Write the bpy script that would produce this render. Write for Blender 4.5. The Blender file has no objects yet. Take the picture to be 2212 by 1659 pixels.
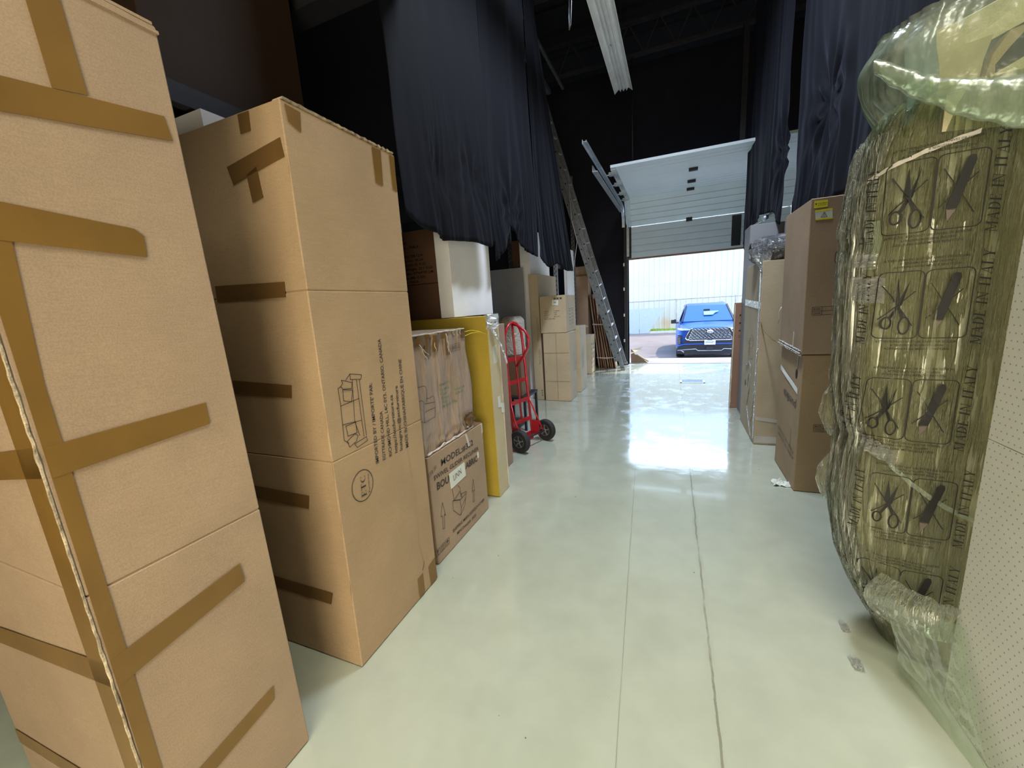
import bpy, bmesh, math, random
from mathutils import Vector, Matrix, noise

random.seed(7)
SC = bpy.context.scene
COL = SC.collection
PI = math.pi

# ------------------------------------------------------------------ camera, world, light, exposure
cam_d = bpy.data.cameras.new('camera')
cam_d.sensor_width = 36.0
cam_d.lens = 36.0 * 855.0 / 2212.0
cam_d.clip_start = 0.05
cam_d.clip_end = 300
cam = bpy.data.objects.new('camera', cam_d)
COL.objects.link(cam)
RX = Vector((0.9257047665975882, -0.013394273786100157, 0.37800962756026185))
RY = Vector((0.3728094956833314, 0.20115214432566125, -0.9058426434881107))
RZ = Vector((-0.06390434278548678, 0.9794684314784889, 0.19120101126883107))
m3 = Matrix((RX, RY, RZ))
cam.matrix_world = Matrix.Translation((0, 0, 1.55)) @ m3.to_4x4()
SC.camera = cam

SC.view_settings.view_transform = 'Standard'
SC.view_settings.look = 'None'
SC.view_settings.gamma = 1
SC.view_settings.use_curve_mapping = False
SC.view_settings.exposure = 0.0

world = bpy.data.worlds.new('world')
SC.world = world
world.use_nodes = True
wn = world.node_tree.nodes
wl = world.node_tree.links
wn.clear()
sky = wn.new('ShaderNodeTexSky')
sky.sky_type = 'NISHITA'
sky.sun_disc = False
sky.sun_elevation = math.radians(52)
sky.sun_rotation = math.radians(95)
sky.dust_density = 0.6
bg = wn.new('ShaderNodeBackground')
bg.inputs['Strength'].default_value = 0.9
wo = wn.new('ShaderNodeOutputWorld')
wl.new(sky.outputs[0], bg.inputs[0])
wl.new(bg.outputs[0], wo.inputs[0])

def light(name, kind, loc, aim, energy, color, **kw):
    d = bpy.data.lights.new(name, kind)
    d.energy = energy
    d.color = color
    for k, v in kw.items():
        setattr(d, k, v)
    o = bpy.data.objects.new(name, d)
    COL.objects.link(o)
    o.location = loc
    o.rotation_euler = (Vector(aim) - Vector(loc)).to_track_quat('-Z', 'Y').to_euler()
    return o

light('sun', 'SUN', (10.5, 19, 17.5), (0.3, 10, 0), 4.6, (1.0, 0.95, 0.86), angle=0.01)
portal = light('door_portal', 'AREA', (0.5, 9.98, 1.3), (0.5, 5, 1.3), 1, (1, 1, 1), shape='RECTANGLE', size=3.3, size_y=2.9)
portal.data.cycles.is_portal = True
light('yard_fill_light', 'AREA', (0.5, 12.6, 4.5), (-0.3, 6.2, 0.3), 850, (0.62, 0.80, 1.0), shape='RECTANGLE', size=6.0, size_y=2.4)  # added fill lamp outside the door, brightening floor and aisle
light('aisle_fill_light', 'AREA', (0.0, 3.5, 5.55), (-0.15, 4.9, 0), 165, (0.76, 0.87, 1.0), shape='RECTANGLE', size=0.3, size_y=1.6, spread=math.radians(125))  # added fill lamp above the view, no fixture there, lifts the middle aisle
# daylight of the showroom windows behind the camera, and the showroom's ceiling strips
light('showroom_window_light', 'AREA', (0.85, -3.1, 1.2), (-0.4, 1.5, 0.7), 215, (1.0, 0.88, 0.64),
      shape='RECTANGLE', size=2.4, size_y=1.9)
light('showroom_strip_light', 'AREA', (-0.1, -0.2, 4.6), (0.0, -0.1, 0), 72, (1.0, 0.99, 0.80),
      shape='RECTANGLE', size=0.3, size_y=3.2, spread=math.radians(95))

# ------------------------------------------------------------------ materials
def nt(name):
    m = bpy.data.materials.new(name)
    m.use_nodes = True
    t = m.node_tree
    t.nodes.clear()
    o = t.nodes.new('ShaderNodeOutputMaterial')
    b = t.nodes.new('ShaderNodeBsdfPrincipled')
    t.links.new(b.outputs[0], o.inputs[0])
    return m, t, b, o

def tex(t, scale, detail=3, vec=None, kind='ShaderNodeTexNoise', rough=0.55):
    n = t.nodes.new(kind)
    n.inputs['Scale'].default_value = scale
    if 'Detail' in n.inputs: n.inputs['Detail'].default_value = detail
    if 'Roughness' in n.inputs: n.inputs['Roughness'].default_value = rough
    if vec is not None: t.links.new(vec, n.inputs['Vector'])
    return n

def coords(t, scale=(1, 1, 1)):
    c = t.nodes.new('ShaderNodeTexCoord')
    mp = t.nodes.new('ShaderNodeMapping')
    mp.inputs['Scale'].default_value = scale
    t.links.new(c.outputs['Object'], mp.inputs['Vector'])
    return mp.outputs[0]

def ramp(t, src, stops):
    r = t.nodes.new('ShaderNodeValToRGB')
    el = r.color_ramp.elements
    while len(el) > len(stops): el.remove(el[-1])
    while len(el) < len(stops): el.new(1)
    for e, (p, c) in zip(el, stops):
        e.position = p
        e.color = (c[0], c[1], c[2], 1) if hasattr(c, '__len__') else (c, c, c, 1)
    t.links.new(src, r.inputs[0])
    return r.outputs[0]

def bump(t, b, src, strength, dist, prev=None):
    n = t.nodes.new('ShaderNodeBump')
    n.inputs['Strength'].default_value = strength
    n.inputs['Distance'].default_value = dist
    t.links.new(src, n.inputs['Height'])
    if prev is not None: t.links.new(prev, n.inputs['Normal'])
    t.links.new(n.outputs[0], b.inputs['Normal'])
    return n.outputs[0]

def mixc(t, fac, a, b, mode='MIX'):
    n = t.nodes.new('ShaderNodeMix')
    n.data_type = 'RGBA'
    n.blend_type = mode
    for i, v in ((0, fac), (6, a), (7, b)):
        if hasattr(v, 'links') or hasattr(v, 'is_output'): t.links.new(v, n.inputs[i])
        elif i == 0: n.inputs[0].default_value = v
        else: n.inputs[i].default_value = (v[0], v[1], v[2], 1)
    return n.outputs[2]

def mathn(t, op, a, b=None, c=None):
    n = t.nodes.new('ShaderNodeMath')
    n.operation = op
    for i, v in enumerate((a, b, c)):
        if v is None: continue
        if hasattr(v, 'is_output'): t.links.new(v, n.inputs[i])
        else: n.inputs[i].default_value = v
    return n.outputs[0]

def simple(name, col, rough=0.6, metal=0.0, var=0.0, scale=8.0, bs=0.0, bd=0.002, bscale=60.0, coat=0.0):
    m, t, b, o = nt(name)
    b.inputs['Base Color'].default_value = (*col, 1)
    b.inputs['Roughness'].default_value = rough
    b.inputs['Metallic'].default_value = metal
    b.inputs['Coat Weight'].default_value = coat
    v = coords(t)
    if var:
        n = tex(t, scale, 4, v)
        c = ramp(t, n.outputs[0], [(0.3, [x * (1 - var) for x in col]), (0.7, [min(1, x * (1 + var)) for x in col])])
        t.links.new(c, b.inputs['Base Color'])
    if bs:
        n2 = tex(t, bscale, 3, v)
        bump(t, b, n2.outputs[0], bs, bd)
    return m

def cardboard(name, col, rough=0.62, wav=0.25, scuff=0.10):
    m, t, b, o = nt(name)
    v = coords(t)
    big = tex(t, 2.3, 4, v)
    fib = tex(t, 260, 2, v)
    vs = coords(t, (3, 3, 40))
    st = tex(t, 6, 3, vs)
    c1 = ramp(t, big.outputs[0], [(0.3, [x * (1 - scuff) for x in col]), (0.7, [x * (1 + scuff) for x in col])])
    c2 = ramp(t, fib.outputs[0], [(0.35, 0.90), (0.65, 1.08)])
    c3 = ramp(t, st.outputs[0], [(0.3, 0.95), (0.7, 1.04)])
    c = mixc(t, 1.0, c1, c2, 'MULTIPLY')
    c = mixc(t, 1.0, c, c3, 'MULTIPLY')
    t.links.new(c, b.inputs['Base Color'])
    b.inputs['Roughness'].default_value = rough
    b.inputs['Specular IOR Level'].default_value = 0.3
    n1 = bump(t, b, big.outputs[0], wav, 0.02)
    bump(t, b, fib.outputs[0], 0.15, 0.0008, n1)
    return m

def crumple_board(name, col):
    m, t, b, o = nt(name)
    v = coords(t, (8, 11, 1.3))
    n = tex(t, 2.2, 5, v, rough=0.6)
    v2 = coords(t)
    n2 = tex(t, 7, 5, v2)
    c = ramp(t, n.outputs[0], [(0.3, [x * 0.82 for x in col]), (0.7, [x * 1.15 for x in col])])
    t.links.new(c, b.inputs['Base Color'])
    b.inputs['Roughness'].default_value = 0.38
    a = bump(t, b, n.outputs[0], 0.8, 0.03)
    bump(t, b, n2.outputs[0], 0.5, 0.02, a)
    return m

def tape_mat(name, col, rough=0.28, alpha=1.0):
    m, t, b, o = nt(name)
    v = coords(t, (1, 1, 1))
    n = tex(t, 30, 3, v)
    n2 = tex(t, 4, 3, v)
    c = ramp(t, n2.outputs[0], [(0.3, [x * 0.85 for x in col]), (0.7, [x * 1.12 for x in col])])
    t.links.new(c, b.inputs['Base Color'])
    b.inputs['Roughness'].default_value = rough
    b.inputs['Alpha'].default_value = alpha
    bump(t, b, n.outputs[0], 0.25, 0.004)
    return m

def film(name, tint, opac, rough=0.12, bscale=(9, 9, 2.0), bstr=1.0, diff=(0.5, 0.55, 0.42), dist=0.03, gl=0.5, crease=0.0, iso=1.0):
    """thin plastic film: see-through, with a milky part and a glossy wrinkled skin"""
    m = bpy.data.materials.new(name)
    m.use_nodes = True
    t = m.node_tree
    t.nodes.clear()
    o = t.nodes.new('ShaderNodeOutputMaterial')
    tr = t.nodes.new('ShaderNodeBsdfTransparent')
    tr.inputs[0].default_value = (*tint, 1)
    df = t.nodes.new('ShaderNodeBsdfDiffuse')
    df.inputs[0].default_value = (*diff, 1)
    g = t.nodes.new('ShaderNodeBsdfGlossy')
    g.inputs['Roughness'].default_value = rough
    g.inputs[0].default_value = (1, 1, 0.96, 1)
    v = coords(t, bscale)
    n = tex(t, 1.6, 5, v, rough=0.6)
    rid = ramp(t, n.outputs[0], [(0.40, 0.0), (0.5, 1.0), (0.60, 0.0)])
    n2 = tex(t, 5, 4, coords(t), rough=0.6)
    h = mathn(t, 'MULTIPLY_ADD', n2.outputs[0], iso, rid)
    bp = t.nodes.new('ShaderNodeBump')
    bp.inputs['Strength'].default_value = bstr
    bp.inputs['Distance'].default_value = dist
    t.links.new(h, bp.inputs['Height'])
    t.links.new(bp.outputs[0], g.inputs['Normal'])
    t.links.new(bp.outputs[0], df.inputs['Normal'])
    m1 = t.nodes.new('ShaderNodeMixShader')
    fa = ramp(t, n2.outputs[0], [(0.3, opac * 0.6), (0.7, min(1, opac * 1.4))])
    nn = tex(t, 2.4, 4, v, rough=0.65)
    cre = ramp(t, nn.outputs[0], [(0.47, 0.0), (0.5, 1.0), (0.53, 0.0)])
    cre = mathn(t, 'MULTIPLY', cre, crease)
    fa = mathn(t, 'MAXIMUM', fa, cre)
    t.links.new(mixc(t, cre, diff, (0.80, 0.82, 0.74)), df.inputs[0])  # whitened creases: clouded folds, with the film's highlights put into the colour
    t.links.new(fa, m1.inputs[0])
    t.links.new(tr.outputs[0], m1.inputs[1])
    t.links.new(df.outputs[0], m1.inputs[2])
    lw = t.nodes.new('ShaderNodeFresnel')
    lw.inputs[0].default_value = 1.45
    t.links.new(bp.outputs[0], lw.inputs['Normal'])
    gf = mathn(t, 'MULTIPLY_ADD', lw.outputs[0], gl, 0.03)
    m2 = t.nodes.new('ShaderNodeMixShader')
    t.links.new(gf, m2.inputs[0])
    t.links.new(m1.outputs[0], m2.inputs[1])
    t.links.new(g.outputs[0], m2.inputs[2])
    t.links.new(m2.outputs[0], o.inputs[0])
    return m

def floor_mat():
    m, t, b, o = nt('painted_concrete')
    tc = t.nodes.new('ShaderNodeTexCoord')
    P = tc.outputs['Object']
    sx = t.nodes.new('ShaderNodeSeparateXYZ')
    t.links.new(P, sx.inputs[0])
    X, Y = sx.outputs[0], sx.outputs[1]
    big = tex(t, 0.8, 4, P)
    mid = tex(t, 5, 5, P)
    fine = tex(t, 40, 3, P)
    base = ramp(t, big.outputs[0], [(0.3, (0.370, 0.390, 0.310)), (0.7, (0.430, 0.445, 0.365))])
    c = mixc(t, 1.0, base, ramp(t, mid.outputs[0], [(0.3, 0.93), (0.7, 1.04)]), 'MULTIPLY')
    # worn, scuffed paint towards the loading door
    wear = tex(t, 3.5, 8, P, rough=0.7)
    far = t.nodes.new('ShaderNodeMapRange')
    far.inputs['From Min'].default_value = 3.0
    far.inputs['From Max'].default_value = 6.5
    t.links.new(Y, far.inputs['Value'])
    wm = mathn(t, 'MULTIPLY', ramp(t, wear.outputs[0], [(0.50, 0), (0.60, 1)]), far.outputs[0])
    wm = mathn(t, 'MULTIPLY', wm, 0.6)
    c = mixc(t, wm, c, (0.22, 0.21, 0.20))
    # small dark specks
    vo = t.nodes.new('ShaderNodeTexVoronoi')
    vo.inputs['Scale'].default_value = 7
    t.links.new(P, vo.inputs['Vector'])
    vc = t.nodes.new('ShaderNodeSeparateColor')
    t.links.new(vo.outputs['Color'], vc.inputs[0])
    wob = mathn(t, 'MULTIPLY', vc.outputs[0], 0.055)
    wob = mathn(t, 'SUBTRACT', wob, 0.018)
    dsp = mathn(t, 'ADD', vo.outputs['Distance'], mathn(t, 'MULTIPLY', fine.outputs[0], 0.04))
    sp = mathn(t, 'LESS_THAN', dsp, mathn(t, 'ADD', wob, 0.026))
    c = mixc(t, mathn(t, 'MULTIPLY', sp, 0.85), c, (0.10, 0.09, 0.06))
    # two hairline joints running along the aisle
    brk = tex(t, 2.2, 5, P)
    hgt = None
    for a, k, w, amp, cut in ((0.178, -0.0085, 0.0045, 0.030, 0.38), (-0.098, -0.0616, 0.0013, 0.010, 0.35)):
        lx = mathn(t, 'SUBTRACT', X, mathn(t, 'MULTIPLY_ADD', Y, k, a))
        wn_ = tex(t, 3.0, 6, P, rough=0.7)
        lx = mathn(t, 'ADD', lx, mathn(t, 'MULTIPLY_ADD', wn_.outputs[0], amp, -amp / 2))
        d = mathn(t, 'ABSOLUTE', lx)
        li = mathn(t, 'LESS_THAN', d, w)
        bk = ramp(t, brk.outputs[0], [(cut, 0.15), (cut + 0.12, 1.0)])
        f = mathn(t, 'MULTIPLY', li, bk)
        c = mixc(t, mathn(t, 'MULTIPLY', f, 0.62), c, (0.13, 0.12, 0.085))
        # grime beside the joint
        soft = t.nodes.new('ShaderNodeMapRange')
        soft.inputs['From Min'].default_value = w * 6
        soft.inputs['From Max'].default_value = 0
        t.links.new(d, soft.inputs['Value'])
        gg = mathn(t, 'MULTIPLY', soft.outputs[0], ramp(t, mid.outputs[0], [(0.45, 0), (0.62, 0.35)]))
        c = mixc(t, gg, c, (0.22, 0.20, 0.14))
    # scratches
    sv = coords(t, (60, 1.4, 1))
    sn = tex(t, 1.3, 6, sv, rough=0.75)
    sc_ = ramp(t, sn.outputs[0], [(0.70, 0), (0.74, 1)])
    c = mixc(t, mathn(t, 'MULTIPLY', sc_, 0.30), c, (0.24, 0.23, 0.17))
    t.links.new(c, b.inputs['Base Color'])
    rr = mathn(t, 'ADD', ramp(t, mid.outputs[0], [(0.3, 0.08), (0.7, 0.15)]), mathn(t, 'MULTIPLY', wm, 0.45))
    crr = mathn(t, 'MULTIPLY_ADD', wm, 0.5, 0.06)
    t.links.new(crr, b.inputs['Coat Roughness'])
    t.links.new(rr, b.inputs['Roughness'])
    b.inputs['Specular IOR Level'].default_value = 0.6
    b.inputs['Coat Weight'].default_value = 0.7
    b.inputs['Coat IOR'].default_value = 1.5
    b.inputs['Coat Roughness'].default_value = 0.07
    n1 = bump(t, b, tex(t, 2.6, 4, P).outputs[0], 0.16, 0.02)
    bump(t, b, mid.outputs[0], 0.10, 0.006, n1)
    return m

def fabric_mat(name, col, sheen=0.25):
    m, t, b, o = nt(name)
    v = coords(t)
    n = tex(t, 400, 2, v)
    g = tex(t, 1.2, 3, v)
    c = ramp(t, g.outputs[0], [(0.3, [x * 0.8 for x in col]), (0.7, [x * 1.2 for x in col])])
    t.links.new(c, b.inputs['Base Color'])
    b.inputs['Roughness'].default_value = 0.75
    b.inputs['Specular IOR Level'].default_value = 0.15
    b.inputs['Sheen Weight'].default_value = sheen
    b.inputs['Sheen Roughness'].default_value = 0.4
    b.inputs['Sheen Tint'].default_value = (0.6, 0.65, 0.9, 1)
    bump(t, b, n.outputs[0], 0.2, 0.0006)
    return m

def perforated_mat():
    """white sheet metal with a stamped grid of small holes"""
    m, t, b, o = nt('perforated_white_steel')
    tc = t.nodes.new('ShaderNodeTexCoord')
    sx = t.nodes.new('ShaderNodeSeparateXYZ')
    t.links.new(tc.outputs['Object'], sx.inputs[0])
    Y = mathn(t, 'DIVIDE', sx.outputs[1], 0.0235)
    Z = mathn(t, 'DIVIDE', sx.outputs[2], 0.0235)
    row = mathn(t, 'MODULO', mathn(t, 'FLOOR', Z), 2.0)
    Ys = mathn(t, 'MULTIPLY_ADD', row, 0.5, Y)
    fy = mathn(t, 'SUBTRACT', mathn(t, 'FRACT', Ys), 0.5)
    fz = mathn(t, 'SUBTRACT', mathn(t, 'FRACT', Z), 0.5)
    d = mathn(t, 'SQRT', mathn(t, 'ADD', mathn(t, 'MULTIPLY', fy, fy), mathn(t, 'MULTIPLY', fz, fz)))
    hole = mathn(t, 'LESS_THAN', d, 0.115)
    g = tex(t, 3, 3, tc.outputs['Object'])
    base = ramp(t, g.outputs[0], [(0.3, (0.80, 0.79, 0.72)), (0.7, (0.86, 0.85, 0.78))])
    c = mixc(t, mathn(t, 'MULTIPLY', hole, 0.6), base, (0.10, 0.10, 0.09))
    t.links.new(c, b.inputs['Base Color'])
    b.inputs['Roughness'].default_value = 0.55
    bump(t, b, mathn(t, 'SUBTRACT', 1.0, hole), 0.4, 0.002)
    return m

def corrugated_wall_mat():
    m, t, b, o = nt('white_ribbed_siding')
    v = coords(t)
    n = tex(t, 0.5, 4, v)
    sx = t.nodes.new('ShaderNodeSeparateXYZ')
    t.links.new(v, sx.inputs[0])
    c = ramp(t, n.outputs[0], [(0.3, (0.60, 0.58, 0.48)), (0.7, (0.68, 0.65, 0.53))])
    # rust stain near the foot of the wall
    dx = mathn(t, 'DIVIDE', mathn(t, 'SUBTRACT', sx.outputs[0], -0.45), 0.55)
    dz = mathn(t, 'DIVIDE', mathn(t, 'SUBTRACT', sx.outputs[2], -0.1), 0.55)
    r = mathn(t, 'SQRT', mathn(t, 'ADD', mathn(t, 'MULTIPLY', dx, dx), mathn(t, 'MULTIPLY', dz, dz)))
    r = mathn(t, 'ADD', r, mathn(t, 'MULTIPLY_ADD', tex(t, 3, 5, v).outputs[0], 0.9, -0.45))
    k = ramp(t, r, [(0.2, 1.0), (0.9, 0.0)])
    c = mixc(t, mathn(t, 'MULTIPLY', k, 0.65), c, (0.62, 0.36, 0.12))
    t.links.new(c, b.inputs['Base Color'])
    b.inputs['Roughness'].default_value = 0.5
    return m

M = {}
M['floor'] = floor_mat()
M['board'] = cardboard('cardboard_tan', (0.355, 0.250, 0.165))
M['board_warm'] = cardboard('cardboard_warm', (0.375, 0.258, 0.150))
M['board_pink'] = cardboard('cardboard_pinkish', (0.350, 0.235, 0.165))
M['board_pale'] = cardboard('cardboard_pale', (0.660, 0.570, 0.430))
M['board_dark'] = cardboard('cardboard_dark', (0.190, 0.100, 0.060))
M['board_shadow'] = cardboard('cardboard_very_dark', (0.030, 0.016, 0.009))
M['board_red'] = cardboard('cardboard_reddish', (0.270, 0.150, 0.100))
M['board_yel'] = cardboard('cardboard_yellowish', (0.420, 0.300, 0.040))
M['board_light'] = cardboard('cardboard_light', (0.470, 0.375, 0.255))
M['board_cream'] = cardboard('cardboard_daylit_tint', (0.520, 0.440, 0.280))
M['crumple'] = crumple_board('cardboard_crumpled', (0.340, 0.240, 0.170))
M['torn'] = simple('torn_cardboard_edge', (0.40, 0.32, 0.22), 0.8, var=0.5, scale=30, bs=0.8, bd=0.01)
M['ink'] = simple('black_printing_ink', (0.035, 0.030, 0.030), 0.6)
M['ink_deep'] = simple('deep_black_ink', (0.008, 0.007, 0.007), 0.7)
M['ink_grey'] = simple('faded_grey_ink', (0.115, 0.085, 0.075), 0.6)
M['ink_green'] = simple('green_printing_ink', (0.10, 0.20, 0.10), 0.6)
M['tape'] = tape_mat('brown_packing_tape', (0.185, 0.100, 0.022), 0.38)
M['tape_dark'] = tape_mat('dark_brown_packing_tape', (0.13, 0.07, 0.022), 0.34)
M['tape_silver'] = tape_mat('shiny_clear_tape', (0.55, 0.50, 0.45), 0.12)
M['label'] = simple('white_paper_label', (0.62, 0.64, 0.58), 0.6, var=0.06)
M['label_y'] = simple('yellow_sticker', (0.80, 0.68, 0.03), 0.5, var=0.05)
M['fabric'] = fabric_mat('black_drape_fabric', (0.0030, 0.0033, 0.0062), 0.03)
M['black'] = simple('matt_black_paint', (0.003, 0.003, 0.005), 0.9, var=0.3)
M['blackwall'] = simple('black_painted_block', (0.006, 0.0055, 0.012), 0.9, var=0.3, scale=3)
M['steel_dark'] = simple('dark_steel', (0.03, 0.03, 0.035), 0.55, 0.4, var=0.2)
M['steel'] = simple('galvanised_steel', (0.50, 0.56, 0.62), 0.38, 0.7, var=0.15, scale=14)
M['alu'] = simple('worn_aluminium', (0.22, 0.23, 0.25), 0.42, 0.75, var=0.25, scale=20)
M['alu_light'] = simple('bright_aluminium', (0.62, 0.64, 0.68), 0.4, 0.5, var=0.15, scale=20)
M['white_lam'] = simple('white_laminate', (0.84, 0.84, 0.87), 0.8, var=0.03)
M['grey_lam'] = simple('grey_laminate', (0.24, 0.24, 0.26), 0.5, var=0.05)
M['white_metal'] = simple('white_enamelled_reflector', (0.85, 0.88, 0.92), 0.4, var=0.08, scale=6)
M['door'] = simple('white_door_steel', (0.70, 0.80, 0.90), 0.45, var=0.04, scale=2)
M['red'] = simple('red_powder_coat', (0.42, 0.012, 0.022), 0.33, var=0.1, scale=20, coat=0.2)
M['rubber'] = simple('black_rubber', (0.016, 0.016, 0.018), 0.75, var=0.2, bs=0.2)
M['hub'] = simple('grey_wheel_hub', (0.20, 0.21, 0.22), 0.5, 0.3, var=0.2)
M['bubble'] = simple('bubble_wrap_roll', (0.50, 0.44, 0.38), 0.3, var=0.2, scale=30, bs=0.9, bd=0.02, bscale=45)
M['kraft_olive'] = simple('olive_kraft_wrap', (0.27, 0.225, 0.115), 0.7, var=0.14, scale=2.2, bs=0.4, bd=0.02, bscale=5)
M['foam'] = simple('tan_foam', (0.46, 0.36, 0.22), 0.85, var=0.15, scale=10, bs=0.4, bd=0.006, bscale=30)
M['bluecloth'] = simple('blue_grey_liner', (0.20, 0.25, 0.30), 0.7, var=0.1)
M['bag'] = film('clear_printed_bag', (0.90, 0.96, 0.82), 0.34, 0.16, (22, 22, 1.6), 0.9, (0.32, 0.33, 0.22), 0.02, 0.6, 0.34, 0.25)
M['pleat_highlights'] = film('pleat_highlight_film', (0.92, 0.94, 0.88), 0.20, 0.14, (24, 24, 0.6), 1.0, (0.70, 0.72, 0.62), 0.02, 0.8, 0.75, 0.15)
M['bag_milky'] = film('milky_green_bag', (0.82, 0.92, 0.80), 0.24, 0.26, (1.8, 1.8, 1.8), 0.25, (0.40, 0.45, 0.37), 0.012, 0.3, 0.30, 0.5)
M['bag_grey'] = film('smoky_grey_bag', (0.5, 0.5, 0.52), 0.55, 0.15, (9, 9, 9), 1.0, (0.30, 0.30, 0.31), 0.02, 0.6)
M['stretch'] = film('clear_stretch_film', (0.93, 0.92, 0.9), 0.32, 0.1, (8, 8, 30), 1.0, (0.7, 0.68, 0.64), 0.01, 0.9)
M['perf'] = perforated_mat()
M['siding'] = corrugated_wall_mat()
M['asphalt'] = simple('sunlit_pavement', (0.24, 0.190, 0.165), 0.85, var=0.12, scale=1.5, bs=0.3, bd=0.01)
M['kerb'] = simple('pale_concrete_kerb', (0.60, 0.54, 0.46), 0.85, var=0.1)
M['grass'] = simple('bright_grass', (0.34, 0.50, 0.03), 0.9, var=0.4, scale=12)
M['sheet_blue'] = simple('pale_blue_sheet', (0.42, 0.47, 0.50), 0.7, var=0.05)
M['galv'] = simple('weathered_fence_pipe', (0.42, 0.38, 0.36), 0.6, 0.2, var=0.2)
M['car_blue'] = simple('blue_car_paint', (0.010, 0.085, 0.40), 0.4, 0.1, coat=0.25)
M['car_black'] = simple('black_car_plastic', (0.016, 0.02, 0.03), 0.4, var=0.1)
M['chrome'] = simple('chrome_trim', (0.72, 0.76, 0.82), 0.15, 0.95)
M['lens'] = simple('clear_headlamp_lens', (0.62, 0.72, 0.85), 0.12, 0.1, coat=1.0)
M['glass'] = simple('tinted_windscreen', (0.010, 0.10, 0.33), 0.08, 0.0, coat=1.0)
M['seat'] = simple('pale_car_interior', (0.25, 0.45, 0.6), 0.6)
M['plate'] = simple('white_licence_plate', (0.75, 0.80, 0.90), 0.4)
M['plate_ink'] = simple('blue_plate_lettering', (0.10, 0.18, 0.5), 0.4)
M['rope'] = simple('pale_plastic_strap', (0.60, 0.52, 0.50), 0.5)
M['greentape'] = simple('green_floor_tape', (0.03, 0.40, 0.10), 0.5)
M['drain'] = simple('cast_iron_grate', (0.10, 0.11, 0.14), 0.45, 0.6, var=0.3)
M['wood_light'] = simple('pale_cut_edge', (0.33, 0.22, 0.13), 0.7, var=0.2)

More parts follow.
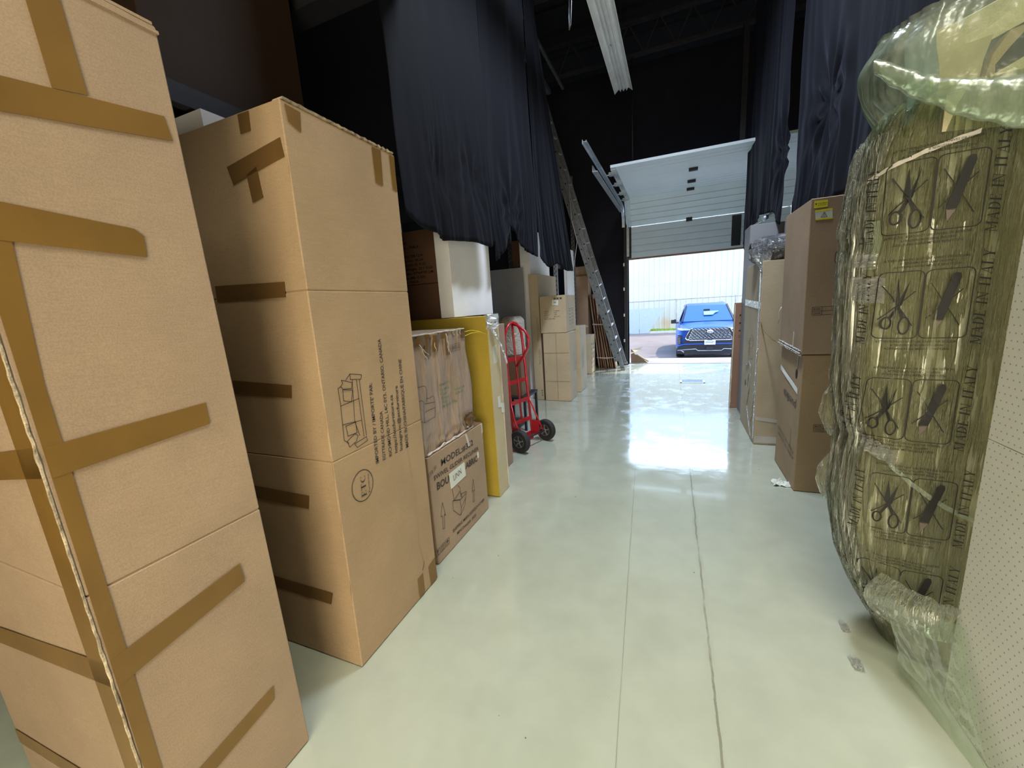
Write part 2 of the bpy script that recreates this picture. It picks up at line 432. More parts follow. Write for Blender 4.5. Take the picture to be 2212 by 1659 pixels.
# ------------------------------------------------------------------ mesh builder
class MB:
    def __init__(s):
        s.v, s.f, s.m, s.sm = [], [], [], []
    def add(s, vs, fs, mi=0, smooth=False):
        o = len(s.v)
        s.v += [tuple(v) for v in vs]
        for f in fs:
            s.f.append(tuple(i + o for i in f))
            s.m.append(mi)
            s.sm.append(smooth)
    def box(s, x0, x1, y0, y1, z0, z1, mi=0):
        s.add([(x, y, z) for z in (z0, z1) for y in (y0, y1) for x in (x0, x1)],
              [(0, 2, 3, 1), (4, 5, 7, 6), (0, 1, 5, 4), (2, 6, 7, 3), (0, 4, 6, 2), (1, 3, 7, 5)], mi)
    def obox(s, c, ax, ay, az, mi=0):
        """box about c with half-axis vectors ax, ay, az"""
        c, ax, ay, az = Vector(c), Vector(ax), Vector(ay), Vector(az)
        s.add([c + ax * i + ay * j + az * k for k in (-1, 1) for j in (-1, 1) for i in (-1, 1)],
              [(0, 2, 3, 1), (4, 5, 7, 6), (0, 1, 5, 4), (2, 6, 7, 3), (0, 4, 6, 2), (1, 3, 7, 5)], mi)
    def beam(s, a, b, w, h, mi=0, up=(0, 0, 1)):
        a, b = Vector(a), Vector(b)
        d = (b - a)
        x = d.cross(Vector(up)).normalized() * w / 2
        y = x.cross(d).normalized() * h / 2
        s.obox((a + b) / 2, d / 2, x, y, mi)
    def prism(s, pts, off, mi=0):
        """polygon pts (3-D) extruded by vector off"""
        n = len(pts)
        off = Vector(off)
        vs = [Vector(p) for p in pts] + [Vector(p) + off for p in pts]
        fs = [tuple(range(n))[::-1], tuple(range(n, 2 * n))]
        fs += [(i, (i + 1) % n, n + (i + 1) % n, n + i) for i in range(n)]
        s.add(vs, fs, mi)
    def tube(s, pts, r, seg=8, mi=0, closed=False, smooth=True):
        pts = [Vector(p) for p in pts]
        n = len(pts)
        rs = r if isinstance(r, (list, tuple)) else [r] * n
        prev = None
        vs = []
        for i, p in enumerate(pts):
            a = pts[i - 1] if (i > 0 or closed) else p
            b = pts[(i + 1) % n] if (i < n - 1 or closed) else p
            d = (b - a).normalized()
            if prev is None:
                u = d.cross(Vector((0, 0, 1)))
                if u.length < 0.1: u = d.cross(Vector((1, 0, 0)))
            else:
                u = prev - d * prev.dot(d)
            u.normalize()
            prev = u
            w = d.cross(u)
            vs += [p + (u * math.cos(t) + w * math.sin(t)) * rs[i] for t in [2 * PI * k / seg for k in range(seg)]]
        fs = []
        for i in range(n if closed else n - 1):
            j = (i + 1) % n
            fs += [(i * seg + k, i * seg + (k + 1) % seg, j * seg + (k + 1) % seg, j * seg + k) for k in range(seg)]
        if not closed:
            fs += [tuple(range(seg))[::-1], tuple(range((n - 1) * seg, n * seg))]
        s.add(vs, fs, mi, smooth)
    def lathe(s, c, ax, prof, seg=24, mi=0):
        """prof: (distance along axis, radius)"""
        c, ax = Vector(c), Vector(ax).normalized()
        u = ax.cross(Vector((0, 0, 1)))
        if u.length < 0.1: u = ax.cross(Vector((1, 0, 0)))
        u.normalize()
        w = ax.cross(u)
        vs, fs = [], []
        for d, r in prof:
            vs += [c + ax * d + (u * math.cos(2 * PI * k / seg) + w * math.sin(2 * PI * k / seg)) * r for k in range(seg)]
        for i in range(len(prof) - 1):
            fs += [(i * seg + k, i * seg + (k + 1) % seg, (i + 1) * seg + (k + 1) % seg, (i + 1) * seg + k) for k in range(seg)]
        fs += [tuple(range(seg))[::-1], tuple(range((len(prof) - 1) * seg, len(prof) * seg))]
        s.add(vs, fs, mi, True)
    def grid(s, fn, nu, nv, mi=0, smooth=True, closed_u=False):
        vs = [fn(i / nu, j / nv) for j in range(nv + 1) for i in range(nu + (0 if closed_u else 1))]
        w = nu if closed_u else nu + 1
        fs = []
        for j in range(nv):
            for i in range(nu):
                k = (i + 1) % w
                fs.append((j * w + i, j * w + k, (j + 1) * w + k, (j + 1) * w + i))
        s.add(vs, fs, mi, smooth)
    def build(s, name, mats, parent=None, mods=None):
        me = bpy.data.meshes.new(name)
        o = Vector((0, 0, 0))
        if parent is not None:
            p = parent
            while p is not None:
                o += p.location
                p = p.parent
        me.from_pydata([Vector(v) - o for v in s.v], [], s.f)
        if not isinstance(mats, (list, tuple)): mats = [mats]
        for m in mats: me.materials.append(M[m] if isinstance(m, str) else m)
        me.polygons.foreach_set('material_index', s.m)
        me.polygons.foreach_set('use_smooth', s.sm)
        me.update()
        ob = bpy.data.objects.new(name, me)
        COL.objects.link(ob)
        if parent is not None: ob.parent = parent
        return ob

def thing(name, label, cat, loc, group=None):
    o = bpy.data.objects.new(name, None)
    o.empty_display_size = 0.1
    COL.objects.link(o)
    o.location = loc
    o['label'] = label
    o['category'] = cat
    if group: o['group'] = group
    return o

def tag(o, label, cat, group=None, kind=None):
    o['label'] = label
    o['category'] = cat
    if group: o['group'] = group
    if kind: o['kind'] = kind
    return o

def struct(name, mb, mat):
    o = mb.build(name, mat)
    o['kind'] = 'structure'
    return o

def rebase(o, loc):
    """put a one-mesh thing's origin at its base"""
    l = Vector(loc)
    for v in o.data.vertices: v.co -= l
    o.location = l
    return o

# ------------------------------------------------------------------ lettering
_tc = {}
def text2d(s, bold=0.0):
    k = (s, bold)
    if k in _tc: return _tc[k]
    cu = bpy.data.curves.new('t', 'FONT')
    cu.body = s
    cu.resolution_u = 2
    cu.offset = bold
    ob = bpy.data.objects.new('t', cu)
    me = bpy.data.meshes.new_from_object(ob)
    vs = [(v.co.x, v.co.y) for v in me.vertices]
    fs = [tuple(p.vertices) for p in me.polygons]
    bpy.data.objects.remove(ob)
    bpy.data.curves.remove(cu)
    bpy.data.meshes.remove(me)
    if vs:
        x0 = min(v[0] for v in vs)
        x1 = max(v[0] for v in vs)
        vs = [((v[0] - x0) / (x1 - x0), v[1] / 0.70) for v in vs]   # width 1, cap height about 1
    _tc[k] = (vs, fs)
    return _tc[k]

def text_on(mb, mp, s, p0, p1, h, mi=1, bold=0.01):
    """s set between 2-D points p0 and p1 (its baseline), capital height h, carried onto a face by mp(a, b)"""
    vs, fs = text2d(s, bold)
    d = Vector((p1[0] - p0[0], p1[1] - p0[1]))
    up = Vector((-d.y, d.x)).normalized() * h
    out = []
    for x, y in vs:
        q = Vector(p0) + d * x + up * y
        out.append(mp(q.x, q.y))
    mb.add(out, fs, mi)

def line_on(mb, mp, pts, w, mi=1):
    """flat pen line of width w through 2-D points"""
    for a, b in zip(pts, pts[1:]):
        a, b = Vector(a), Vector(b)
        d = (b - a)
        if d.length < 1e-6: continue
        d.normalize()
        n = Vector((-d.y, d.x)) * w / 2
        e = d * w * 0.35
        q = [a - e - n, b + e - n, b + e + n, a - e + n]
        mb.add([mp(v.x, v.y) for v in q], [(0, 1, 2, 3)], mi)

def poly_on(mb, mp, pts, mi=1):
    mb.add([mp(*p) for p in pts], [tuple(range(len(pts)))], mi)

def rect(a0, a1, b0, b1):
    return [(a0, b0), (a1, b0), (a1, b1), (a0, b1)]

def face_L(x, off=0.0016):          # seen from the aisle, normal +x ; a = y, b = z
    return lambda a, b: (x + off, a, b)
def face_C(y, off=0.0016):          # seen from the camera end, normal -y ; a = x, b = z
    return lambda a, b: (a, y - off, b)
def face_R(x, off=0.0016):          # right hand row, normal -x ; a = -y, b = z
    return lambda a, b: (x - off, -a, b)

def strip(parent, kind, poly, mat='tape', name='tape', th=0.0009, nv=None, label=None):
    """a piece of tape or a label: kind = ('L', x) / ('C', y) / ('R', x)"""
    k, c = kind[0], kind[1]
    mp = {'L': face_L, 'C': face_C, 'R': face_R}[k](c, 0.0008)
    if len(kind) > 2:                      # the face leans by kind[2] metres over the carton's height
        mp0 = mp
        mp = lambda a, b: (mp0(a, b)[0], mp0(a, b)[1] + kind[2] * b / 2.31, b)
    off = {'L': (th, 0, 0), 'C': (0, -th, 0), 'R': (-th, 0, 0)}[k]
    mb = MB()
    mb.prism([mp(*p) for p in poly], off)
    o = mb.build(name, mat, parent)
    if label: o['label'] = label
    return o

# ------------------------------------------------------------------ cartons
def lattice(x0, x1, y0, y1, z0, z1, creases=(), ny=8, nx=8, nz=14, dent=0.003, sh=(0, 0), seed=0, bulge=0.0, bev=0.004, rough_edge=0.002):
    def axis(a, b, n, extra=()):
        s = {a, b, a + bev, b - bev}
        for i in range(1, n): s.add(a + (b - a) * i / n)
        for e in extra:
            s |= {e - 0.005, e, e + 0.005}
        return sorted(s)
    xs, ys, zs = axis(x0, x1, nx), axis(y0, y1, ny), axis(z0, z1, nz, creases)
    idx, vs = {}, []
    I, J, K = len(xs) - 1, len(ys) - 1, len(zs) - 1
    def gv(i, j, k):
        key = (i, j, k)
        if key in idx: return idx[key]
        x, y, z = xs[i], ys[j], zs[k]
        ed = (i in (0, I)) + (j in (0, J)) + (k in (0, K))
        p = Vector((x, y, z))
        nrm = Vector(((i == I) - (i == 0), (j == J) - (j == 0), (k == K) - (k == 0)))
        if ed >= 2:
            w = noise.noise(Vector((x * 9 + seed, y * 9, z * 9)))
            p -= nrm * (bev * 0.45 + rough_edge * max(0, w))
        else:
            w = noise.noise(Vector((x * 3 + seed, y * 3, z * 3)))
            tu = min((x - x0) / (x1 - x0), (x1 - x) / (x1 - x0)) if not nrm.x else 0.5
            tv = min((y - y0) / (y1 - y0), (y1 - y) / (y1 - y0)) if not nrm.y else 0.5
            tw = min((z - z0) / (z1 - z0), (z1 - z) / (z1 - z0)) if not nrm.z else 0.5
            p -= nrm * abs(w) * dent * min(1, 5 * min(tu, tv, tw))
            p += nrm * bulge * min(1, 4 * tu * tv * tw * 4)
        if nrm.z == 0:
            for c in creases:
                if abs(z - c) < 1e-6: p -= nrm * 0.0042
        t = (z - z0) / (z1 - z0)
        p.x += sh[0] * t
        p.y += sh[1] * t
        idx[key] = len(vs)
        vs.append(p)
        return idx[key]
    fs = []
    for j in range(J):
        for k in range(K):
            fs.append((gv(I, j, k), gv(I, j + 1, k), gv(I, j + 1, k + 1), gv(I, j, k + 1)))
            fs.append((gv(0, j, k), gv(0, j, k + 1), gv(0, j + 1, k + 1), gv(0, j + 1, k)))
    for i in range(I):
        for k in range(K):
            fs.append((gv(i, 0, k), gv(i + 1, 0, k), gv(i + 1, 0, k + 1), gv(i, 0, k + 1)))
            fs.append((gv(i, J, k), gv(i, J, k + 1), gv(i + 1, J, k + 1), gv(i + 1, J, k)))
        for j in range(J):
            fs.append((gv(i, j, 0), gv(i, j + 1, 0), gv(i + 1, j + 1, 0), gv(i + 1, j, 0)))
            fs.append((gv(i, j, K), gv(i + 1, j, K), gv(i + 1, j + 1, K), gv(i, j + 1, K)))
    return vs, fs

def carton(label, b, mat, name='cardboard_carton', group=None, prints=None, inks=('ink',), cat='box', seam=None, **kw):
    """b = (x0, x1, y0, y1, z0, z1). prints(mb) adds printing to the body mesh (material slots from 1)."""
    x0, x1, y0, y1, z0, z1 = b
    t = thing(name, label, cat, ((x0 + x1) / 2, (y0 + y1) / 2, z0), group)
    mb = MB()
    vs, fs = lattice(*b, seed=abs(x0 * 7 + y0 * 3 + z0), **kw)
    mb.add(vs, fs, 0)
    if prints: prints(mb)
    mb.build('body', [mat, *inks], t)
    if seam:   # sealing tape along the top flaps' join
        ax, m = seam
        s = MB()
        if ax == 'y':
            xm = (x0 + x1) / 2
            s.box(xm - 0.03, xm + 0.03, y0 - 0.001, y1 + 0.001, z1, z1 + 0.001)
            s.box(xm - 0.03, xm + 0.03, y0 - 0.002, y0 - 0.0005, z1 - 0.07, z1 + 0.001)
        else:
            ym = (y0 + y1) / 2
            s.box(x0 - 0.001, x1 + 0.001, ym - 0.03, ym + 0.03, z1, z1 + 0.001)
            s.box(x1 + 0.0005, x1 + 0.002, ym - 0.03, ym + 0.03, z1 - 0.07, z1 + 0.001)
        s.build('sealing_tape', m, t)
    return t

# ================================================================== THE SETTING
XL, XR, YB, YD, ZC = -3.6, 2.5, -3.4, 9.9, 6.4
m = MB(); m.box(XL, XR, YB, YD + 0.02, -0.12, 0.0); struct('floor', m, 'floor')
m = MB(); m.box(XL, XR, YB, YD + 0.2, ZC, ZC + 0.1); struct('ceiling', m, 'black')
m = MB(); m.box(XL - 0.15, XL, YB, YD + 0.2, -0.1, ZC); struct('wall_left', m, 'blackwall')
m = MB(); m.box(XR, XR + 0.15, YB, YD + 0.2, -0.1, ZC); struct('wall_right', m, 'blackwall')
m = MB(); m.box(XL, XR, YB - 0.15, YB, -0.1, ZC); struct('wall_back', m, 'board_cream')
# end wall with the loading door opening (x -1.02..2.1, up to 3.6)
m = MB()
m.box(XL, -1.02, YD, YD + 0.2, -0.5, ZC)
m.box(2.1, XR + 0.15, YD, YD + 0.2, -0.5, ZC)
m.box(-1.02, 2.1, YD, YD + 0.2, 3.6, ZC)
m.box(-1.02, 2.1, YD + 0.02, YD + 0.2, -0.5, -0.02)
struct('wall_end', m, 'blackwall')
# steel door jamb angles
m = MB()
m.box(-1.10, -1.02, YD - 0.10, YD + 0.0, 0, 3.55)
m.box(-1.035, -1.02, YD - 0.13, YD + 0.2, 0, 3.55)
for z in (0.55, 1.15, 1.75, 2.3): m.box(-1.115, -1.085, YD - 0.115, YD - 0.098, z, z + 0.07, 1)
struct('trim_1', m, ['steel_dark', 'alu_light'])
m = MB(); m.box(2.1, 2.18, YD - 0.1, YD, 0, 3.55); struct('trim_2', m, 'steel_dark')

# loading door: sections hanging, bending over and lying back under the roof
door = bpy.data.objects.new('door_1', None)
COL.objects.link(door); door.location = (0.55, YD - 0.1, 2.4); door['kind'] = 'structure'
def section(y0, z0, y1, z1, ribs, name):
    mb = MB()
    a, b = Vector((0, y0, z0)), Vector((0, y1, z1))
    d = (b - a); L = d.length; d.normalize()
    n = Vector((0, -d.z, d.y))            # the side towards the room / floor
    if n.y > 0 or (abs(n.y) < 0.1 and n.z > 0): n = -n
    x0, x1 = -1.0, 2.09
    prof = [(0.0, 0.0)]
    k = len(ribs)
    for r in ribs:
        prof += [(L * r - 0.009, 0), (L * r - 0.004, -0.014), (L * r + 0.004, -0.014), (L * r + 0.009, 0)]
    prof += [(L, 0)]
    pts = [a + d * s + n * (h + 0.02) for s, h in prof] + [b - n * 0.02, a - n * 0.02]
    mb.prism([(x0, p.y, p.z) for p in pts], (x1 - x0, 0, 0))
    mb.build(name, 'door', door)
    return d, n
ribs4 = [0.2, 0.4, 0.6, 0.8]
section(9.80, 2.455, 9.80, 3.130, ribs4, 'door_section')
section(9.795, 3.155, 9.37, 3.665, ribs4, 'door_section')
section(9.36, 3.675, 8.67, 3.675, [0.25, 0.5, 0.75], 'door_section')
section(8.665, 3.675, 7.975, 3.675, [], 'door_section')
section(7.97, 3.675, 7.12, 3.675, [0.55, 0.75], 'door_section')
# bottom weather seal
m = MB(); m.box(-1.0, 2.09, 9.775, 9.825, 2.425, 2.457); m.build('door_seal', 'board_red', door)
m = MB(); m.box(-1.0, -0.93, 9.765, 9.78, 2.46, 3.13); m.build('end_stile', 'steel_dark', door)
m = MB(); m.box(1.07, 1.24, 9.760, 9.779, 2.50, 3.10)
m.build('lock_plate', 'steel_dark', door)
m = MB(); m.box(-1.0, -0.92, 9.0, 9.34, 3.63, 3.655); m.box(-1.0, -0.92, 8.0, 8.98, 3.63, 3.655); m.box(-1.0, -0.92, 7.15, 7.98, 3.63, 3.655)
m.obox((-0.96, 9.56, 3.385), (0.04, 0, 0), (0, -0.21, 0.25), (0, -0.006, -0.005))
m.build('end_stile', 'steel', door)
for y in (9.3, 8.71, 7.94):
    m = MB(); m.box(0.19, 0.33, y - 0.03, y + 0.03, 3.61, 3.652); m.build('hinge', 'steel_dark', door)
m = MB(); m.box(0.2, 0.32, 9.75, 9.779, 3.10, 3.18); m.build('hinge', 'steel_dark', door)
for y in (9.2, 8.66, 7.97, 7.3):
    m = MB(); m.box(-1.045, -0.93, y - 0.05, y + 0.05, 3.585, 3.63)
    m.tube([(-1.12, y, 3.60), (-1.0, y, 3.60)], 0.012)
    m.lathe((-1.125, y, 3.60), (1, 0, 0), [(0, .022), (.02, .022)], 12)
    m.build('roller_bracket', 'steel', door)
# tracks
tk = bpy.data.objects.new('trim_3', None); COL.objects.link(tk); tk.location = (-1.1, YD - 0.2, 0); tk['kind'] = 'structure'
def track(pts, nm, w=0.05):
    mb = MB()
    for a, b in zip(pts, pts[1:]):
        mb.beam(a, b, w, 0.006)
        mb.beam(Vector(a) + Vector((-w / 2, 0, 0)), Vector(b) + Vector((-w / 2, 0, 0)), 0.006, 0.05)
        mb.beam(Vector(a) + Vector((w / 2, 0, 0.0)), Vector(b) + Vector((w / 2, 0, 0)), 0.006, 0.03)
    return mb.build(nm, 'steel', tk)
arc = [(-1.10, 9.79 - 0.42 * (1 - math.cos(t)), 3.15 + 0.42 * math.sin(t)) for t in [PI / 2 * i / 8 for i in range(9)]]
track([(-1.10, 9.79, 0.05), (-1.10, 9.79, 3.0)] , 'vertical_track')
track(arc + [(-1.10, 9.0, 3.57), (-1.10, 5.55, 3.56)], 'horizontal_track')
m = MB(); m.beam((-1.135, 9.45, 3.46), (-1.135, 6.28, 3.44), 0.008, 0.09); m.beam((-1.10, 9.45, 3.42), (-1.10, 6.28, 3.40), 0.07, 0.008)
m.build('track_angle', 'steel', tk)
m = MB(); m.box(-1.03, -0.975, 9.745, 9.765, 2.5, 3.12); m.build('door_guide', 'steel', tk)
m = MB(); m.obox((-1.0, 9.55, 3.42), (0.035, 0, 0), (0, -0.18, 0.22), (0, 0.01, 0.01)); m.build('door_guide', 'steel', tk)

# floor drain let into the slab
dr = thing('floor_drain', 'dark rectangular cast iron drain grate set in the floor before the loading door', 'drain', (0.31, 7.83, 0))
m = MB()
m.box(0.11, 0.52, 7.66, 7.69, 0.0005, 0.006); m.box(0.11, 0.52, 7.97, 8.00, 0.0005, 0.006); m.box(0.11, 0.14, 7.66, 8.00, 0.0005, 0.006); m.box(0.49, 0.52, 7.66, 8.00, 0.0005, 0.006)
m.build('frame', 'steel', dr)
m = MB()
m.box(0.14, 0.49, 7.69, 7.97, 0.0003, 0.001)
for i in range(9): m.box(0.15 + i * 0.039, 0.165 + i * 0.039, 7.69, 7.97, 0.001, 0.005)
m.build('grate', 'drain', dr)

# roof joists, conduits, deck ribs
def joist(y, z, x0=XL, x1=XR):
    mb = MB()
    for dy in (-0.02, 0.02):
        mb.box(x0, x1, y + dy - 0.012, y + dy + 0.012, z, z + 0.05)
        mb.box(x0, x1, y + dy - 0.012, y + dy + 0.012, z + 0.50, z + 0.55)
    n = 12
    for i in range(n):
        a = x0 + (x1 - x0) * i / n
        b_ = x0 + (x1 - x0) * (i + 0.5) / n
        c = x0 + (x1 - x0) * (i + 1) / n
        mb.beam((a, y, z + 0.03), (b_, y, z + 0.52), 0.02, 0.02)
        mb.beam((b_, y, z + 0.52), (c, y, z + 0.03), 0.02, 0.02)
    return mb
for i, (y, z) in enumerate([(8.2, 5.68), (6.2, 5.68), (4.2, 5.68), (2.2, 5.68), (0.2, 5.68), (-2.0, 5.68)]):
    struct('trim_%d' % (10 + i), joist(y, z), 'steel_dark')
m = MB()
for i in range(24): m.box(XL, XR, YB + i * 0.68, YB + i * 0.68 + 0.12, ZC - 0.04, ZC)
struct('trim_20', m, 'black')
for k, (x, z, r) in enumerate([(-2.3, 5.55, 0.04), (-2.02, 5.55, 0.022)]):
    m = MB(); m.box(x - r, x + r, 4.3, 8.3, z - r, z + r); struct('trim_%d' % (21 + k), m, 'alu')
m = MB(); m.box(0.95, 1.03, 8.1, 8.2, 3.9, 5.68); struct('trim_24', m, 'steel_dark')
m = MB(); m.tube([(-0.75, 8.2, 5.68), (-0.75, 8.2, 3.8)], 0.015); struct('trim_25', m, 'steel_dark')

# light fixture without tubes
lf = thing('strip_light', 'long white unlit fluorescent strip light with open grooved reflector hanging from the ceiling', 'light', (-0.8, 6.0, 4.86))
xs0, xs1 = -0.945, -0.665
prof = [(-0.14, 0.0), (-0.134, 0.0), (-0.075, 0.055), (-0.045, 0.012), (-0.03, 0.055), (0.0, 0.012), (0.03, 0.055), (0.045, 0.012), (0.075, 0.055), (0.134, 0.0), (0.14, 0.0), (0.08, 0.065), (-0.08, 0.065)]
m = MB(); m.prism([(-0.805 + x, 4.85, 4.80 + z) for x, z in prof], (0, 2.5, 0)); m.build('reflector', 'white_metal', lf)
m = MB(); m.prism([(-0.805 + x, 2.3, 4.80 + z) for x, z in prof], (0, 2.53, 0)); m.build('reflector', 'white_metal', lf)
m = MB(); m.box(-0.855, -0.755, 2.3, 7.33, 4.866, 4.94); m.build('ballast_housing', 'alu', lf)
for y in (2.6, 4.6, 5.0, 7.1):
    m = MB(); m.tube([(-0.805, y, 4.94), (-0.805, y, ZC)], 0.004, 5); m.build('hanger', 'steel_dark', lf)
m = MB(); m.tube([(-0.82, 6.0, 4.80), (-0.815, 6.02, 4.785), (-0.81, 6.05, 4.80)], 0.004, 5); m.build('pull_hook', 'alu', lf)
w = MB(); w.tube([(-1.0, 4.5, ZC), (-0.995, 4.5, 4.7), (-0.98, 4.5, 4.45), (-0.995, 4.5, 4.26), (-1.015, 4.52, 4.23), (-1.02, 4.54, 4.35), (-1.01, 4.55, 4.6), (-1.0, 4.55, ZC)], 0.006, 6)
tag(rebase(w.build('hanging_wire', 'alu'), (-0.95, 4.5, ZC)), 'thin loose pale wire loop dangling from the dark ceiling left of the strip light', 'wire')

# ================================================================== DRAPES
def drape(label, y0, y1, ztop, bot, x, side, seed, amp=0.05, nu=150, nv=90, gathers=(), name='drape', xin=0.0, skew=0.0):
    """cloth hanging in the plane x. bot: (y, z) points of the hem. side +1: room is towards +x."""
    def hem(y):
        if y <= bot[0][0]: return bot[0][1]
        for (a, za), (b, zb) in zip(bot, bot[1:]):
            if y <= b:
                t = (y - a) / (b - a); t = t * t * (3 - 2 * t) if False else t
                return za + (zb - za) * t
        return bot[-1][1]
    def fn(u, v):
        y = y0 + (y1 - y0) * u
        zb = hem(y)
        z = ztop + (zb - ztop) * v
        lo = max(0.0, (3.6 - z) / 1.5)              # folds deepen low down
        d = 0
        yy = y + 0.10 * noise.noise(Vector((y * 1.3, z * 0.8, seed)))
        d += 0.30 * noise.noise(Vector((yy * 2.1, z * 0.25, seed + 3)))
        d += (0.10 + 0.30 * min(1, lo)) * noise.noise(Vector((yy * 6.5, z * 0.55, seed + 7)))
        r = 1 - abs(noise.noise(Vector((yy * 13 + z * 1.6, z * 0.9, seed + 11)))) * 2
        d += 0.16 * min(1, lo ** 2) * r
        for gy, gz, gr in gathers:
            ax, az = y - gy, z - gz
            rr = math.hypot(ax, az * 0.8)
            if rr < gr:
                th = math.atan2(az, ax)
                f = (1 - rr / gr)
                d += f * f * (0.32 * math.sin(th * 9 + seed) * min(1, rr * 4)) - f * f * 0.35
        yo = 0.05 * noise.noise(Vector((y * 3, z * 1.1, seed + 20))) * v
        e = 0.0
        return (x + side * (amp * d + xin * v), y + yo - skew * u * (z - 2.1), z)
    mb = MB()
    mb.grid(fn, nu, nv)
    loc = (x, (y0 + y1) / 2, min(b[1] for b in bot))
    o = rebase(mb.build(name, 'fabric'), loc)
    md = o.modifiers.new('thickness', 'SOLIDIFY'); md.thickness = 0.003
    o['label'] = label; o['category'] = 'curtain'; o['group'] = 'black fabric drapes along the racks'
    return o
drape('black drape above the crumpled carton and white panel, nearest on the left', 2.03, 3.31, 5.9,
      [(2.0, 2.12), (2.2, 2.07), (2.53, 2.03), (2.9, 2.065), (3.2, 2.06), (3.38, 2.12)], -1.50, 1, 1.0, 0.085, gathers=((2.55, 2.45, 0.30), (3.02, 2.55, 0.35)), xin=0.03)
drape('black drape with a swagged hem knotted up beside the grey board', 3.40, 4.60, 5.9,
      [(3.28, 2.10), (3.40, 1.96), (3.60, 2.06), (3.85, 2.33), (3.98, 2.30), (4.2, 2.14), (4.5, 2.10), (4.72, 2.10)], -1.53, 1, 5.0, 0.10, gathers=((3.92, 2.45, 0.55),), xin=0.02)
drape('black drape behind the top of the aluminium ladder, furthest on the left', 4.72, 6.5, 5.9,
      [(4.6, 2.14), (4.84, 2.09), (5.23, 2.03), (5.6, 2.10), (6.0, 2.03), (6.5, 2.05)], -1.56, 1, 9.0, 0.10, xin=0.02, skew=0.50)
drape('black drape beside the loading door on the right, hem gathered diagonally', 5.2, 7.7, 5.9,
      [(5.0, 2.24), (5.2, 2.22), (5.6, 2.42), (6.2, 2.50), (6.6, 2.46), (6.85, 2.36), (7.1, 2.02), (7.3, 2.0), (7.5, 2.3)], 1.04, -1, 14.0, 0.11, gathers=((5.35, 2.95, 0.7), (6.9, 2.4, 0.5)), xin=0.02)
drape('black drape above the two large stacked cartons on the right', 1.9, 5.08, 5.9,
      [(1.9, 2.05), (3.0, 2.02), (3.32, 2.08), (3.40, 2.19), (4.15, 2.19), (4.6, 2.22), (5.0, 2.20), (5.15, 2.05)], 1.10, -1, 20.0, 0.12, nu=240, gathers=((4.3, 3.0, 0.9),), xin=0.0)

# ================================================================== LEFT ROW
# --- foreground tall carton
B1X = -1.25
b1 = carton('huge tall tan carton nearest the camera on the left, crossed by wide brown tape', (-2.15, B1X, 0.372, 0.797, 0.004, 2.318), 'board',
            name='cardboard_carton', creases=(0.955,), ny=12, nx=14, nz=30, dent=0.004, sh=(0.0, -0.028), rough_edge=0.004)
for q in ([(0.522, 2.31), (0.580, 2.31), (0.590, 2.085), (0.531, 2.075)],
          [(0.362, 2.055), (0.742, 2.098), (0.751, 2.042), (0.362, 1.985)],
          [(0.362, 1.825), (0.618, 1.800), (0.636, 1.785), (0.632, 1.733), (0.362, 1.747)],
          [(0.368, 1.318), (0.693, 1.336), (0.692, 1.273), (0.368, 1.248)],
          [(0.370, 0.775), (0.689, 0.818), (0.694, 0.753), (0.370, 0.700)],
          [(0.372, 0.292), (0.711, 0.338), (0.706, 0.289), (0.372, 0.235)]):
    strip(b1, ('L', B1X + 0.001), q, 'tape')
strip(b1, ('L', B1X), [(0.374, 0.0), (0.404, 0.0), (0.400, 0.914), (0.395, 1.451), (0.408, 1.745), (0.362, 1.745), (0.368, 0.9)], 'tape', label='long brown tape down the corner seam')
for q in ([(-1.252, 1.75), (-1.345, 1.75), (-1.335, 0.004), (-1.252, 0.004)],
          [(-1.252, 1.322), (-2.14, 1.20), (-2.14, 1.14), (-1.252, 1.252)],
          [(-1.252, 0.775), (-2.14, 0.66), (-2.14, 0.60), (-1.252, 0.705)],
          [(-1.252, 0.295), (-2.14, 0.20), (-2.14, 0.14), (-1.252, 0.238)]):
    strip(b1, ('C', 0.371, -0.028), q, 'tape')
mb = MB()
pts, rs = [], []
for i in range(150):
    z = 0.01 + 1.95 * i / 149
    w = noise.noise(Vector((z * 22, 1, 4)))
    pts.append((B1X - 0.001 + 0.002 * w, 0.3705 - 0.028 * z / 2.3 + 0.0015 * noise.noise(Vector((z * 35, 7, 4))), z))
    rs.append(0.0028 + 0.0022 * abs(w))
mb.tube(pts, rs, 6, smooth=False)
mb.build('torn_corner_edge', 'torn', b1)
mb = MB(); mb.box(-2.14, B1X - 0.002, 0.352, 0.762, 2.318, 2.325); mb.box(-2.14, B1X + 0.004, 0.357, 0.770, 2.2985, 2.306)
mb.build('top_flap', 'board', b1)

# --- ETC sofa carton
EX = -1.28
SOFA = [[(1.341,1.299),(1.279,1.313),(1.252,1.292)],[(1.279,1.313),(1.278,1.289),(1.339,1.279),(1.346,1.296),(1.341,1.299)],[(1.229,1.296),(1.286,1.274),(1.277,1.25),(1.231,1.257),(1.22,1.27),(1.233,1.281),(1.229,1.296)],[(1.229,1.256),(1.282,1.242),(1.266,1.194),(1.225,1.209),(1.229,1.256)],[(1.22,1.27),(1.205,1.266),(1.206,1.198),(1.197,1.044),(1.219,1.024)],[(1.288,1.285),(1.269,1.107),(1.286,1.037)],[(1.312,1.282),(1.31,1.11),(1.31,1.025)],[(1.329,1.279),(1.325,1.023)],[(1.205,1.191),(1.312,1.198)],[(1.201,1.111),(1.308,1.099)],[(1.273,1.102),(1.217,1.101),(1.22,1.055),(1.272,1.053),(1.273,1.102)],[(1.221,1.006),(1.212,1.035),(1.259,1.053),(1.276,1.04),(1.262,1.018),(1.221,1.006)],[(1.251,1.01),(1.324,1.018),(1.328,0.999),(1.262,0.989),(1.251,1.01)]]
